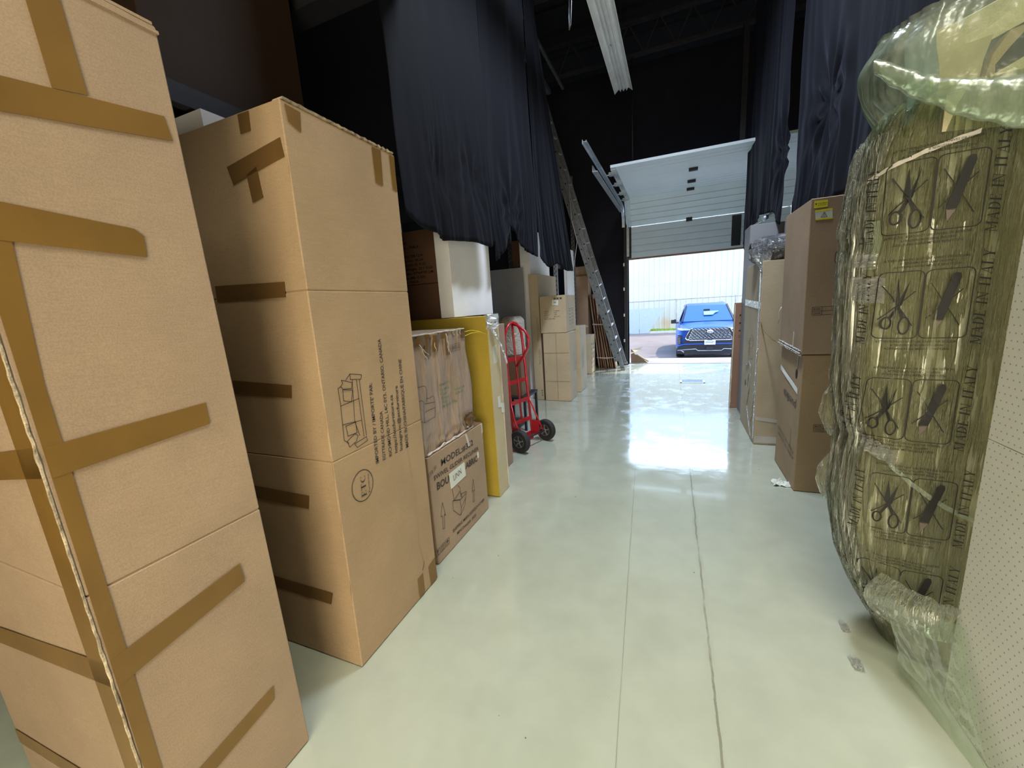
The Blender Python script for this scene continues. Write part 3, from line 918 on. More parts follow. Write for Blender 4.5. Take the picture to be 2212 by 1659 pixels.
def glyph(ch):
    """serif capitals as polygons in a box of height 1; returns (polys, width)"""
    def q(*p): return list(p)
    def bar(x0, x1, y0, y1): return q((x0, y0), (x1, y0), (x1, y1), (x0, y1))
    T, t_, s = 0.17, 0.05, 0.045
    if ch == 'I': return [bar(.08, .08 + T, 0, 1), bar(0, .33, 0, s), bar(0, .33, 1 - s, 1)], .38
    if ch == 'N': return [bar(.08, .08 + t_, 0, 1), bar(.70, .70 + t_, 0, 1), q((.06, 1), (.06 + T, 1), (.75, 0), (.70, 0)), bar(0, .24, 0, s), bar(.60, .86, 1 - s, 1), bar(0, .2, 1 - s, 1)], .90
    if ch == 'M': return [bar(.08, .08 + t_, 0, 1), bar(.80, .80 + T, 0, 1), q((.06, 1), (.06 + T, 1), (.54, .05), (.48, .05)), q((.48, .05), (.54, .05), (.86, 1), (.81, 1)), bar(0, .22, 0, s), bar(.72, 1.05, 0, s), bar(0, .2, 1 - s, 1), bar(.8, 1.05, 1 - s, 1)], 1.1
    if ch == 'A': return [q((.08, 0), (.12, 0), (.44, 1), (.38, .92)), q((.60, 0), (.78, 0), (.45, 1), (.37, 1)), bar(.22, .62, .32, .32 + t_), bar(0, .24, 0, s), bar(.52, .88, 0, s)], .88
    if ch == 'E': return [bar(.08, .08 + T, 0, 1), bar(0, .62, 0, s), bar(0, .60, 1 - s, 1), bar(.2, .46, .48, .48 + s), bar(.58, .62, 0, .24), bar(.56, .60, .78, 1), bar(.43, .46, .38, .62)], .70
    if ch == 'L': return [bar(.08, .08 + T, 0, 1), bar(0, .60, 0, s), bar(0, .34, 1 - s, 1), bar(.56, .60, 0, .28)], .66
    if ch == 'T': return [bar(.25, .25 + T, 0, 1), bar(.16, .52, 0, s), bar(0, .67, 1 - s, 1), bar(0, .04, .76, 1), bar(.63, .67, .76, 1)], .72
    if ch == 'Y': return [bar(.34, .34 + T, 0, .45), q((.06, 1), (.22, 1), (.50, .42), (.36, .42)), q((.68, 1), (.73, 1), (.50, .42), (.44, .42)), bar(.24, .60, 0, s), bar(0, .3, 1 - s, 1), bar(.60, .84, 1 - s, 1)], .84
    if ch == 'D' or ch == 'C':
        P = []
        n = 14
        for i in range(n):
            a0, a1 = [(-PI / 2 + PI * k / n) for k in (i, i + 1)]
            def pt(a, r): return (.30 + (.48 - (1 - r) * 3.4 * abs(math.cos(a)) * .1) * math.cos(a) * 1.0, .5 + (.5 - (1 - r) * .35) * math.sin(a))
            P.append(q((.30 + .50 * math.cos(a0), .5 + .5 * math.sin(a0)), (.30 + .50 * math.cos(a1), .5 + .5 * math.sin(a1)),
                       (.30 + .34 * math.cos(a1), .5 + .455 * math.sin(a1)), (.30 + .34 * math.cos(a0), .5 + .455 * math.sin(a0))))
        if ch == 'D': return P + [bar(.08, .08 + T, 0, 1), bar(0, .31, 0, s), bar(0, .31, 1 - s, 1)], .84
        P = [[(.80 - x, y) for x, y in p] for p in P]
        return P + [bar(.48, .64, .955, 1), bar(.48, .64, 0, .045), bar(.64, .68, .66, 1), bar(.64, .68, .0, .28)], .78
    return [], .42
def serif_text(s, gap=0.10):
    x, out = 0.0, []
    for ch in s:
        P, w_ = glyph(ch)
        out += [[(px + x, py) for px, py in p] for p in P]
        x += w_ + gap
    x -= gap
    return [[(px / x, py) for px, py in p] for p in out]
def serif_on(mb, mp, s, p0, p1, h, mi=1, slant=0.0, sub=1):
    d = Vector((p1[0] - p0[0], p1[1] - p0[1]))
    up = Vector((-d.y, d.x)).normalized() * h
    dn = d.normalized()
    for p in serif_text(s):
        mb.add([mp(*(Vector(p0) + d * x + up * y + dn * (slant * h * y))) for x, y in p], [tuple(range(len(p)))], mi)
def ring_on(mb, mp, ca, cb, ra, rb, w, mi=1, n=48):
    vs, fs = [], []
    for i in range(n):
        t = 2 * PI * i / n
        for r in (1, 1 - w): vs.append(mp(ca + ra * r * math.cos(t), cb + rb * r * math.sin(t)))
    for i in range(n):
        j = (i + 1) % n
        fs.append((2 * i, 2 * j, 2 * j + 1, 2 * i + 1))
    mb.add(vs, fs, mi)
def etc_prints(mb):
    mp = face_L(EX, 0.0012)
    for l in SOFA: line_on(mb, mp, l, 0.0028)
    for s, a, b_, h in (("IMPORTED BY / IMPORTE' PAR:", (1.380, .871), (1.404, 1.250), .019),
                        ("EGYTRADE CANADA", (1.427, .869), (1.448, 1.104), .019),
                        ("RICHMOND HILL, L4C 0Y3, ONTARIO, CANADA", (1.475, .870), (1.500, 1.442), .020),
                        ("https://etcfurniture.ca", (1.519, .871), (1.533, 1.164), .021),
                        ("Instagram:@etcfurniture", (1.559, .869), (1.579, 1.201), .021),
                        ("MADE IN CHINA/FABRIQUÉ EN CHINE", (1.608, .867), (1.632, 1.327), .021)):
        text_on(mb, mp, s, a, b_, h * 1.08, 1, 0.010)
    ring_on(mb, mp, 1.262, 0.810, 0.066, 0.072, 0.055)
    serif_on(mb, mp, 'ETC', (1.276, .757), (1.283, .853), 0.030)
    text_on(mb, mp, 'Furniture', (1.301, .762), (1.306, .848), 0.010, 1, 0.005)
    mb.add([mp(1.60, 0.145), mp(1.625, 0.185), mp(1.628, 0.183), mp(1.606, 0.145)], [(0, 1, 2, 3)], 1)
    line_on(mb, mp, [(1.585, 0.96), (1.60, 0.8), (1.615, 0.5), (1.60, 0.3), (1.63, 0.12)], 0.0016, 2)
e1 = carton('tall tan sofa carton printed with a sofa drawing, black import address and a round logo', (-2.12, EX, 1.106, 1.728, 0.004, 2.312), 'board_warm',
            prints=etc_prints, inks=('ink', 'wood_light'), creases=(0.975, 1.66), ny=14, nx=14, nz=30, dent=0.005, sh=(0.0, 0.035), rough_edge=0.006)
for q in ([(1.60, 2.30), (1.66, 2.302), (1.648, 2.145), (1.60, 2.15)], [(1.72, 2.302), (1.758, 2.302), (1.750, 2.14), (1.722, 2.15)],
          [(1.158, 2.30), (1.222, 2.296), (1.212, 2.225), (1.164, 2.245)], [(1.550, .125), (1.60, .130), (1.598, 0.01), (1.55, 0.01)], [(1.655, .13), (1.722, .145), (1.726, 0.01), (1.66, 0.01)]):
    strip(e1, ('L', EX + 0.001), q, 'tape')
for q in ([(-1.300, 2.19), (-1.292, 2.125), (-1.58, 2.08), (-1.60, 2.145)], [(-1.39, 1.70), (-1.395, 1.642), (-1.80, 1.650), (-1.80, 1.715)],
          [(-1.44, 1.294), (-1.45, 1.24), (-1.80, 1.25), (-1.80, 1.31)], [(-1.44, 0.811), (-1.455, 0.748), (-1.85, 0.76), (-1.85, 0.82)],
          [(-1.39, 0.353), (-1.41, 0.293), (-1.80, 0.30), (-1.80, 0.36)], [(-1.435, 2.305), (-1.495, 2.305), (-1.495, 2.24), (-1.44, 2.24)], [(-1.44, 2.12), (-1.50, 2.10), (-1.49, 2.0), (-1.43, 2.01)]):
    strip(e1, ('C', 1.105, 0.035), q, 'tape_dark')
mb = MB()
pts = [(EX - 0.02 + 0.004 * noise.noise(Vector((i, 2, 3))), 1.15 + 0.60 * i / 40, 2.316 + 0.006 * noise.noise(Vector((i * .9, 5, 3)))) for i in range(41)]
for a, b_ in zip(pts, pts[1:]): mb.obox(((Vector(a) + Vector(b_)) / 2), (0.025, 0, 0), (Vector(b_) - Vector(a)) / 2, (0.002, 0, 0.003))
mb.build('top_flap', 'torn', e1)

# --- glider recliner carton
MX = -1.34
MOD = [[(1.946,0.369),(1.966,0.27),(1.952,0.285),(1.943,0.194),(1.922,0.201),(1.934,0.284),(1.913,0.289),(1.946,0.369)],[(2.361,0.34),(2.37,0.249),(2.358,0.258),(2.353,0.173),(2.331,0.176),(2.343,0.261),(2.33,0.259),(2.361,0.34)],[(2.076,0.397),(2.082,0.314),(2.155,0.282),(2.184,0.282),(2.167,0.369),(2.143,0.394)],[(2.065,0.319),(2.061,0.253),(2.138,0.176),(2.15,0.174),(2.162,0.223),(2.155,0.282),(2.065,0.319)],[(2.175,0.314),(2.249,0.299),(2.218,0.217),(2.15,0.174)],[(2.166,0.221),(2.233,0.258),(2.249,0.299)],[(2.184,0.282),(2.238,0.284)],[(2.082,.314),(2.162,.340),(2.184,.282)]]
def mod_prints(mb):
    mp = face_L(MX, 0.0014)
    for l in MOD: line_on(mb, mp, l, 0.0035)
    text_on(mb, mp, 'MODEL:#352', (1.976, .602), (2.405, .588), .042, 1, 0.012)
    text_on(mb, mp, 'SWIVEL GLIDER RECLINER', (1.882, .545), (2.479, .522), .029, 1, 0.010)
    text_on(mb, mp, 'BOU', (1.904, .473), (2.045, .463), .046, 1, 0.025)
    text_on(mb, mp, 'ABRIC', (2.269, .458), (2.450, .447), .044, 1, 0.025)
    text_on(mb, mp, 'SHIPPING MARK:2025GLD-HTYB/0', (2.03, .108), (2.504, .101), .022, 1, 0.012)
    text_on(mb, mp, 'MFG.Date:July, 2025', (2.079, .064), (2.355, .052), .020, 1, 0.012)
    text_on(mb, mp, 'RTB 20', (1.835, .580), (1.925, .612), .024, 2, 0.0)
    for a0 in (1.821, 1.878, 1.935):
        line_on(mb, mp, [(a0, .066), (a0 + .044, .066), (a0 + .044, .106), (a0, .106), (a0, .066)], 0.003)
    poly_on(mb, mp, [(1.834, .100), (1.852, .100), (1.848, .086), (1.838, .086)]); line_on(mb, mp, [(1.843, .088), (1.843, .074)], .003); line_on(mb, mp, [(1.836, .073), (1.850, .073)], .003)
    for a in (1.892, 1.907):
        line_on(mb, mp, [(a, .076), (a, .094)], .003); poly_on(mb, mp, [(a - .006, .092), (a + .006, .092), (a, .101)])
    line_on(mb, mp, [(1.888, .072), (1.912, .072)], .003)
    poly_on(mb, mp, [(1.957 + .014 * math.cos(PI * i / 8), .087 + .012 * math.sin(PI * i / 8)) for i in range(9)]); line_on(mb, mp, [(1.957, .088), (1.957, .074), (1.951, .074)], .0025)
g1 = carton('tan recliner carton with bold black model lettering, under the crumpled carton', (-2.05, MX, 1.842, 2.572, 0.003, 0.704), 'board', prints=mod_prints, inks=('ink', 'ink_grey'),
            ny=14, nx=10, nz=10, dent=0.005)
nt_ = strip(g1, ('L', MX + 0.001), [(2.051, .516), (2.257, .517), (2.261, .413), (2.057, .406)], 'label', 'paper_note', 0.0008, label='white paper note with faint pencil writing')
mb = MB(); text_on(mb, face_L(MX + 0.0025, 0.0008), 'LINN', (2.10, .445), (2.205, .455), .040, 0, 0.0); mb.build('pencil_writing', 'ink_grey', nt_)
mb = MB(); mb.prism([(MX + 0.0005, 2.464 + .014 * math.cos(t), .487 + .026 * math.sin(t)) for t in [2 * PI * i / 16 for i in range(16)]], (0.001, 0, 0)); mb.build('round_sticker', 'label', g1)
strip(g1, ('L', MX), [(2.30, .70), (2.325, .70), (2.36, .60), (2.335, .60)], 'tape_silver')
strip(g1, ('L', MX), [(2.545, .70), (2.57, .70), (2.57, .63), (2.55, .62)], 'tape_silver')
mb = MB(); mb.box(-2.04, MX - 0.004, 1.85, 2.565, 0.704, 0.709); mb.build('top_flap', 'board_dark', g1)

# --- crumpled recliner carton on top
CRU = [[(1.821,1.133),(1.903,1.128),(1.917,1.119),(1.918,1.026)],[(1.819,1.047),(1.867,1.05),(1.886,1.036),(1.878,0.911),(1.842,0.93)],[(1.916,1.053),(1.933,1.045),(1.982,1.051),(1.995,1.034),(1.989,0.917),(1.878,0.911)],[(1.895,1.021),(1.994,1.009)],[(1.893,0.971),(1.988,0.975)]]
CX = -1.335
cr = thing('crumpled_carton', 'battered crumpled brown carton with green print and shiny tape, on the recliner carton', 'box', (-1.7, 2.14, 0.71))
CY0, CY1, CZ0, CZ1 = 1.832, 2.462, 0.712, 1.425
def cru_surf(y, z, d=0.0):
    w = noise.fractal(Vector((y * 7, z * 2.2, 2.0)), 0.8, 2.0, 4)
    w2 = noise.noise(Vector((y * 18, z * 3.0, 9.0)))
    lo = max(0, 1 - (z - CZ0) / 0.16)
    w3 = noise.noise(Vector((y * 16, z * 22, 4.0)))
    e = min(1, 12 * min(y - CY0, CY1 - y) + 0.1)
    return CX - 0.026 + 0.018 * w * e + 0.006 * w2 + 0.022 * w3 * lo + d
mb = MB()
ns, nz = 70, 60
def cru_fn(u, v):
    # u runs round the box: back-left .. near side .. aisle face .. far side
    z = CZ0 + (CZ1 - CZ0) * v
    bul = 0.045 * math.sin(PI * min(1, max(0, (z - CZ0) / 0.55)))**1
    if u < 0.25:
        t = u / 0.25; x = -2.03 + (CX - 0.03 + 2.03) * t; y = CY0 + 0.008 * noise.noise(Vector((x * 9, z * 7, 1)))
        return (x, y, z)
    if u < 0.75:
        t = (u - 0.25) / 0.5; y = CY0 + (CY1 - CY0) * t
        return (cru_surf(y, z), y + (bul * t * t), z + 0.006 * noise.noise(Vector((y * 14, z * 5, 3))))
    t = (u - 0.75) / 0.25; x = (CX - 0.03) + (-2.03 - CX + 0.03) * t
    return (x, CY1 + bul * (1 - t * 0.5) + 0.01 * noise.noise(Vector((x * 9, z * 7, 5))), z)
mb.grid(cru_fn, ns, nz)
n0 = len(mb.v)
mb.add([cru_fn(u, 1) for u in (0.001, .25, .5, .749, .75, 1)], [(0, 1, 2, 3, 4, 5)], 0)
mb.add([cru_fn(u, 0) for u in (0.001, .25, .5, .749, .75, 1)], [(0, 1, 2, 3, 4, 5)], 0)
mpc = lambda a, b: (cru_surf(a, b, 0.004), a, b)
def sub_line(pts, k=4):
    out = []
    for a, b_ in zip(pts, pts[1:]): out += [tuple(Vector(a).lerp(Vector(b_), i / k)) for i in range(k)]
    return out + [pts[-1]]
for l in CRU: line_on(mb, mpc, sub_line(l), 0.003, 1)
for s, a, b_ in (('Product No.', (2.075, 1.087), (2.228, 1.087)), ('Description', (2.076, 1.059), (2.207, 1.05)), ('Colour', (2.077, 1.031), (2.18, 1.022)), ('Quantity', (2.081, 1.004), (2.206, .994)), ('Recliner', (2.085, .977), (2.155, .972)),
                 ('Manufacture Date', (2.084, .949), (2.274, .942)), ('Swivel Glider', (2.25, 1.022), (2.414, 1.023)), ('Fabric', (2.254, .992), (2.36, .995))):
    text_on(mb, mpc, s, a, b_, 0.016, 2, 0.01)
line_on(mb, mpc, sub_line([(2.244, 1.33), (2.38, 1.33), (2.378, 1.285), (2.242, 1.287), (2.244, 1.33)]), 0.003, 3)
text_on(mb, mpc, 'FRAGILE', (2.252, 1.295), (2.372, 1.297), 0.026, 3, 0.01)
mb.build('body', ['crumple', 'ink', 'ink_green', 'ink_grey'], cr)
def cru_patch(y0, y1, z0, z1, mat, name='tape', nseg=7, off=0.006, jag=0.0):
    mb = MB()
    def fn(u, v):
        y = y0 + (y1 - y0) * u; z = z0 + (z1 - z0) * v
        j = jag * noise.noise(Vector((y * 40, z * 40, 2)))
        return (cru_surf(y, z, off + abs(j)), y + j, z)
    mb.grid(fn, nseg, nseg)
    return mb.build(name, mat, cr)
for y0, y1, z0, z1 in ((1.85, 1.99, 1.36, 1.42), (1.95, 2.03, 1.29, 1.40), (2.05, 2.10, 1.31, 1.41), (2.18, 2.22, 1.27, 1.41), (2.10, 2.18, 1.38, 1.42), (2.40, 2.45, 1.36, 1.42)):
    cru_patch(y0, y1, z0, z1, 'tape_dark', jag=0.006)
cru_patch(2.33, 2.46, .74, .83, 'tape_dark', 'torn_tape', 12, 0.012, 0.03)
for (a, za, b_, zb, r) in ((1.90, 1.37, 1.96, 1.27, .0025), (1.93, 1.34, 1.98, 1.30, .002), (2.19, 1.41, 2.205, 1.29, .0025), (2.21, 1.36, 2.23, 1.27, .002), (2.06, 1.39, 2.07, 1.31, .002), (2.30, 1.42, 2.31, 1.39, .002), (2.34, 1.42, 2.35, 1.38, .002), (2.38, 1.42, 2.385, 1.385, .002)):
    mb = MB(); mb.tube([(cru_surf(a + (b_ - a) * t, za + (zb - za) * t, .008), a + (b_ - a) * t + .006 * math.sin(t * 9), za + (zb - za) * t) for t in [i / 6 for i in range(7)]], r, 5)
    mb.build('tape_wrinkle', 'tape_silver', cr)
mb = MB()
for k in range(3):
    mb.tube([(CX - 0.012 + .008 * noise.noise(Vector((y * 20, k, 1))), y, 0.715 + .018 * k * abs(noise.noise(Vector((y * 14, k * 3, 2))))) for y in [1.86 + .58 * i / 40 for i in range(41)]], .005, 5, smooth=False)
mb.build('bottom_tape', 'tape_silver', cr)
mb = MB()
for k in range(3): mb.tube([(CX - 0.02 + .008 * noise.noise(Vector((y * 20, k, 1))), y, 1.424 + .008 * noise.noise(Vector((y * 12, k * 3, 2)))) for y in [1.84 + .60 * i / 40 for i in range(41)]], .004, 5, smooth=False)
mb.build('top_tape', 'tape_silver', cr)
mb = MB()
mb.tube([(-1.36, 2.45, 1.40), (-1.34, 2.52, 1.405), (-1.33, 2.62, 1.39), (-1.325, 2.73, 1.36)], .0016, 5); mb.tube([(-1.36, 2.45, 1.37), (-1.34, 2.52, 1.385), (-1.33, 2.62, 1.385), (-1.325, 2.72, 1.365)], .0016, 5)
mb.build('loose_strap', 'label_y', cr)

# --- big olive carton standing flat across the row, and the stacks behind it
yb = carton('wide shallow yellow-brown carton standing on edge behind the recliner cartons', (-2.12, -1.328, 2.762, 2.970, 0.003, 1.492), 'board_yel', ny=4, nx=12, nz=18, dent=0.005, sh=(0.0, 0.0))  # yellow of the warm light is put into the board colour
strip(yb, ('L', -1.328), rect(2.764, 2.969, 0.004, 1.49), 'board_cream', 'daylit_side_tint', 0.002, label='narrow side in pale cream, daylight painted into its colour')  # cream overlay on the same board paints in the door daylight
strip(yb, ('L', -1.326), [(2.83, 1.25), (2.90, 1.26), (2.905, 1.12), (2.835, 1.11)], 'label', 'paper_label', label='pale paper label')
mb = MB()
for z0 in (0.85, ): mb.prism([(-1.3235, a, b_) for a, b_ in ((2.85, .84), (2.90, .84), (2.90, .78), (2.97, .76), (2.97, .68), (2.91, .69), (2.91, .74), (2.85, .75))], (0.001, 0, 0))
mb.build('white_tab', 'label', yb)
mb = MB()
mb.tube([(-1.324 + .004 * noise.noise(Vector((i, 3, 3))), 2.955 + .006 * noise.noise(Vector((i * .8, 1, 3))), 0.02 + 1.44 * i / 50) for i in range(51)], [.0035 + .004 * abs(noise.noise(Vector((i * .7, 9, 9)))) for i in range(51)], 5, smooth=False)
mb.build('corner_tape', 'tape_silver', yb)
mb = MB()
mb.grid(lambda u, v: (-1.33 + 0.035 * math.sin(u * PI) + .01 * noise.noise(Vector((u * 4, v * 5, 1))), 2.75 + 0.24 * u, 1.505 - 0.11 * v * (1 + .4 * noise.noise(Vector((u * 5, 2, 2)))) ), 14, 8)
mb.build('torn_film', 'stretch', yb)
mb = MB()
P = [(-1.315, 2.80, 1.40), (-1.30, 2.86, 1.33), (-1.288, 2.92, 1.24), (-1.280, 2.985, 1.13)]
for a, b_ in zip(P, P[1:]): mb.beam(a, b_, 0.045, 0.003, up=(1, 0.3, 0))
mb.build('hanging_tape_strip', 'stretch', yb)
mb = MB(); mb.beam((-1.279, 2.955, 1.16), (-1.277, 2.985, 1.10), 0.03, 0.006, up=(1, .3, 0)); mb.build('tape_end', 'alu_light', yb)

pk = carton('narrow pinkish tan carton behind the yellow-brown carton, beside the red hand truck', (-2.6, -1.500, 3.05, 3.50, 0.003, 1.40), 'board_pink', ny=6, nx=8, nz=14, dent=0.004)
strip(pk, ('L', -1.499), [(3.06, 1.40), (3.10, 1.40), (3.09, 1.28), (3.06, 1.28)], 'tape_silver')

# storage rack running along the left wall: perforated uprights and dark shelf decks
def rack(label, x0, x1, y0, y1, decks, ztop, posts):
    r = thing('storage_rack', label, 'shelf', ((x0 + x1) / 2, (y0 + y1) / 2, 0), 'storage racks along the left wall')
    for px in (x0, x1):
        for py in posts:
            mb = MB()
            mb.box(px - 0.035, px + 0.035, py - 0.004, py + 0.004, 0, ztop)
            mb.box(px - 0.035, px - 0.029, py, py + 0.05, 0, ztop)
            mb.box(px + 0.029, px + 0.035, py, py + 0.05, 0, ztop)
            z = 0.06
            while z < ztop - 0.05:                     # key-hole slots down the face
                mb.box(px - 0.020, px - 0.008, py - 0.0052, py - 0.0038, z, z + 0.035, 1)
                mb.box(px + 0.008, px + 0.020, py - 0.0052, py - 0.0038, z + 0.03, z + 0.065, 1)
                z += 0.085
            mb.build('upright', ['alu', 'black'], r)
    for z in decks:
        mb = MB(); mb.box(x0 + 0.04, x1 - 0.04, y0, y1, z - 0.02, z); mb.build('shelf_deck', 'steel_dark', r)
        for px in (x0, x1):
            mb = MB(); mb.box(px - 0.025, px + 0.025, y0, y1, z - 0.09, z - 0.005); mb.build('shelf_beam', 'steel_dark', r)
    return r
rack('dark steel storage rack behind the tall sofa carton, white panel standing on it', -3.0, -2.0, 1.0, 4.0, (2.585,), 2.60, (0.95, 4.03))
tb = thing('low_table', 'low dark table under the small brown box behind the red hand truck', 'table', (-1.88, 4.72, 0))
mb = MB(); mb.box(-2.08, -1.70, 4.48, 4.96, 0.41, 0.435); mb.build('table_top', 'steel_dark', tb)
for x in (-2.06, -1.72):
    for y in (4.50, 4.94):
        mb = MB(); mb.box(x - .015, x + .015, y - .015, y + .015, 0, .41); mb.build('leg', 'steel_dark', tb)
rack('perforated grey steel rack upright showing between the pale column and the tall cartons', -3.0, -2.095, 7.5, 9.0, (2.30,), 4.2, (7.5, 9.0))

# things on and in the racks
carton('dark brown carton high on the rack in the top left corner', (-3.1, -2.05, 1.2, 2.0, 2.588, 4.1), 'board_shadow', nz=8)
rebase(tag((lambda m_: (m_.box(-2.7, -1.93, 1.30, 1.66, 2.335, 2.486), m_.build('white_board', 'white_lam'))[1])(MB()), 'white board lying on the tall sofa carton, a pale triangle under the rack beam', 'board'), (-2.3, 1.48, 2.335))
mb = MB(); mb.box(-3.5, -1.0, 2.1, 2.25, 3.36, 3.52)
struct('trim_23', mb, 'steel_dark')
def dark_prints(mb):
    mp0 = face_C(3.06, 0.0016)
    mp = lambda a, b: mp0(a * 1.1333, 1.55 + (b - 1.55) * 1.1333)
    rows = ['COUNTRY', 'SHIPMENT', 'Item No.: 708LA', 'CHAIR', 'SPEC NO: 228-12/A', 'Item Colour: ALSA', 'Net Weight: 35 KGS', 'Gross Weight: 33.5 KGS', 'Dimension: 87*64*90 CM', 'Volume (M): 0.501', 'Made in CHINA']
    for i, s in enumerate(rows):
        z = 2.105 - i * 0.0325
        text_on(mb, mp, s, (-2.06, z), (-2.06 + 0.0155 * len(s), z + 0.001), 0.019, 1, 0.012)
carton('plain dark brown carton between the pinkish carton and the printed one, behind the crumpled carton', (-2.45, -1.885, 3.062, 3.46, 1.403, 1.796), 'board_dark', seam=None, nz=6)
carton('dark brown carton printed with rows of item details, under the nearest left drape', (-2.60, -1.900, 3.060, 3.46, 1.799, 2.250), 'board_dark', prints=dark_prints, inks=('black',))

# white display plinths
def plinth(label, b, cat='box', name='display_plinth', side='grey_lam'):
    x0, x1, y0, y1, z0, z1 = b
    t = thing(name, label, cat, ((x0 + x1) / 2, (y0 + y1) / 2, z0))
    mb = MB(); mb.add(*lattice(x0, x1, y0, y1, z0, z1, nx=2, ny=2, nz=2, dent=0, bev=0.003, rough_edge=0), 0)
    mb.build('body', 'white_lam', t)
    return t
plinth('white panel box standing on the yellow-brown carton, its top under the drape', (-1.735, -1.610, 2.775, 3.505, 1.496, 2.42))
plinth('tall narrow white column standing on the floor behind the tall slim carton', (-2.318, -2.152, 6.22, 7.30, 0.0, 2.75))
mb = MB(); mb.box(-2.80, -2.17, 5.90, 5.94, 0.001, 2.13)
tag(rebase(mb.build('grey_board', 'grey_lam'), (-2.48, 5.92, 0.001)), 'large dark grey board standing upright between the white panel and white column', 'board')
mb = MB(); mb.box(-2.02, -1.98, 7.85, 8.45, 0.0, 2.6); mb.box(-1.975, -1.96, 7.85, 8.45, 0.0, 2.6)
tag(rebase(mb.build('pale_blue_panel', 'white_lam'), (-2.0, 8.15, 0)), 'pale bluish white panel standing upright just right of the perforated rack upright', 'board')
carton('dark brown carton on the rack, just left of the perforated upright', (-3.0, -2.13, 7.56, 8.4, 2.305, 2.80), 'board_dark', nz=6)
# bubble wrapped bundle and dark box under it, on the low rack
bw = thing('bubble_wrapped_bundle', 'bubble wrapped upright bundle with a rounded top behind the red hand truck handle', 'bundle', (-1.90, 4.70, 0.96))
mb = MB()
def bwf(u, v):
    z = 0.96 + 0.47 * v
    t = 2 * PI * u
    n = 5
    c, s_ = math.cos(t), math.sin(t)
    k = 1.0 if v < 0.9 else 1.0 - (v - 0.9) * 3.0
    return (-1.91 + 0.135 * k * math.copysign(abs(c) ** (2 / n), c) + .004 * noise.noise(Vector((u * 20, v * 12, 1))), 4.70 + 0.15 * k * math.copysign(abs(s_) ** (2 / n), s_), z)
mb.grid(bwf, 40, 24, closed_u=True)
mb.add([bwf(i / 20, 1) for i in range(20)], [tuple(range(20))], 0)
mb.build('wrap', 'bubble', bw)
carton('small dark brown box under the bubble wrapped bundle, behind the hand truck', (-2.04, -1.76, 4.54, 4.86, 0.437, 0.955), 'board_dark', nz=6, nx=4, ny=4)

# --- stacks further down the left row
def tall_prints(mb):
    mp = face_C(6.10)
    for i, s in enumerate(('MODEL NO: GF-2210 DINING TABLE', 'COLOUR WALNUT')):
        text_on(mb, mp, s, (-2.035 + .025 * i, 0.98), (-2.035 + .025 * i, 1.36 - .1 * i), 0.010, 1, 0.008)
    for i, s in enumerate(('MADE IN CHINA', 'CARTON 2 OF 3')):
        text_on(mb, mp, s, (-2.025 + .025 * i, 0.60), (-2.025 + .025 * i, 0.84), 0.010, 1, 0.008)
    for k in range(3): line_on(mb, mp, [(-2.02, .07 + .04 * k), (-2.0, .09 + .04 * k)], .006); line_on(mb, mp, [(-2.0, .07 + .04 * k), (-2.02, .09 + .04 * k)], .006)
tc_ = carton('tall slim tan carton with upright small print, standing left of the two-box stack', (-2.132, -1.985, 6.10, 7.16, 0.003, 2.03), 'board_light', prints=tall_prints, nx=3, sh=(-0.015, 0))
def ba_prints(mb):
    mp = face_L(-1.518)
    for k in range(9):
        text_on(mb, mp, 'N.W. 18.5 KGS  G.W. 21 KGS', (6.28 + .03 * k, 0.45), (6.28 + .03 * k, 0.62 + .28 * (k % 3) / 2), 0.012, 1, 0.006)
ba = carton('tan carton taped in a cross, bottom of the two-box stack beyond the hand truck', (-1.945, -1.518, 6.065, 6.50, 0.003, 1.10), 'board_light', prints=ba_prints, inks=('ink_grey',), nz=10)
strip(ba, ('C', 6.065), rect(-1.737, -1.727, 0.01, 1.09), 'wood_light', 'crease_line')
for z in (0.32, 0.78): strip(ba, ('C', 6.0648), rect(-1.94, -1.525, z, z + 0.008), 'wood_light', 'crease_line')
def bb_prints(mb):
    mp = face_C(6.06)
    for i, (s, s2) in enumerate((('ITEM NO', '1-73481KR'), ('COLOUR', 'WHITE'), ('QUANTITY', '1 SET'), ('CARTON', 'BOX 2 OF 2'), ('MADE IN MALAYSIA', ''))):
        z = 1.435 - i * 0.029
        text_on(mb, mp, s, (-1.90, z), (-1.90 + 0.0105 * len(s), z), 0.013, 1, 0.008)
        if s2: text_on(mb, mp, s2, (-1.745, z + .003), (-1.745 + 0.0100 * len(s2), z + .003), 0.013, 1, 0.008)
    for i, x in enumerate((-1.735, -1.69, -1.64)):
        line_on(mb, mp, [(x, 1.615), (x + .028, 1.645)], .007); line_on(mb, mp, [(x + .028, 1.615), (x, 1.645)], .007); line_on(mb, mp, [(x - .004, 1.63), (x + .032, 1.63)], .006)
    mp = face_L(-1.552)
    for i in range(5):
        text_on(mb, mp, '100 CM', (6.25, 1.42 - i * .052), (6.34, 1.42 - i * .052), 0.018, 2, 0.006)
        text_on(mb, mp, '85 KG', (6.43, 1.43 - i * .052), (6.53, 1.43 - i * .052), 0.018, 2, 0.006)
    line_on(mb, mp, [(6.22, 1.60), (6.24, 1.46), (6.60, 1.47)], .005, 2)
bb = carton('square tan carton with a white label and black care symbols, topmost of the two-box stack', (-1.972, -1.552, 6.06, 6.70, 1.104, 1.678), 'board_light', prints=bb_prints, inks=('ink', 'ink_grey'), nz=8)
strip(bb, ('C', 6.060), [(-1.765, 1.615), (-1.665, 1.605), (-1.672, 1.525), (-1.770, 1.535)], 'label', 'paper_label', label='white paper label')
mb = MB()
for i in range(5): mb.box(-1.742 + i * .009, -1.738 + i * .009, 6.0575, 6.0582, 1.56, 1.585)
mb.build('label_print', 'ink_grey', bb)
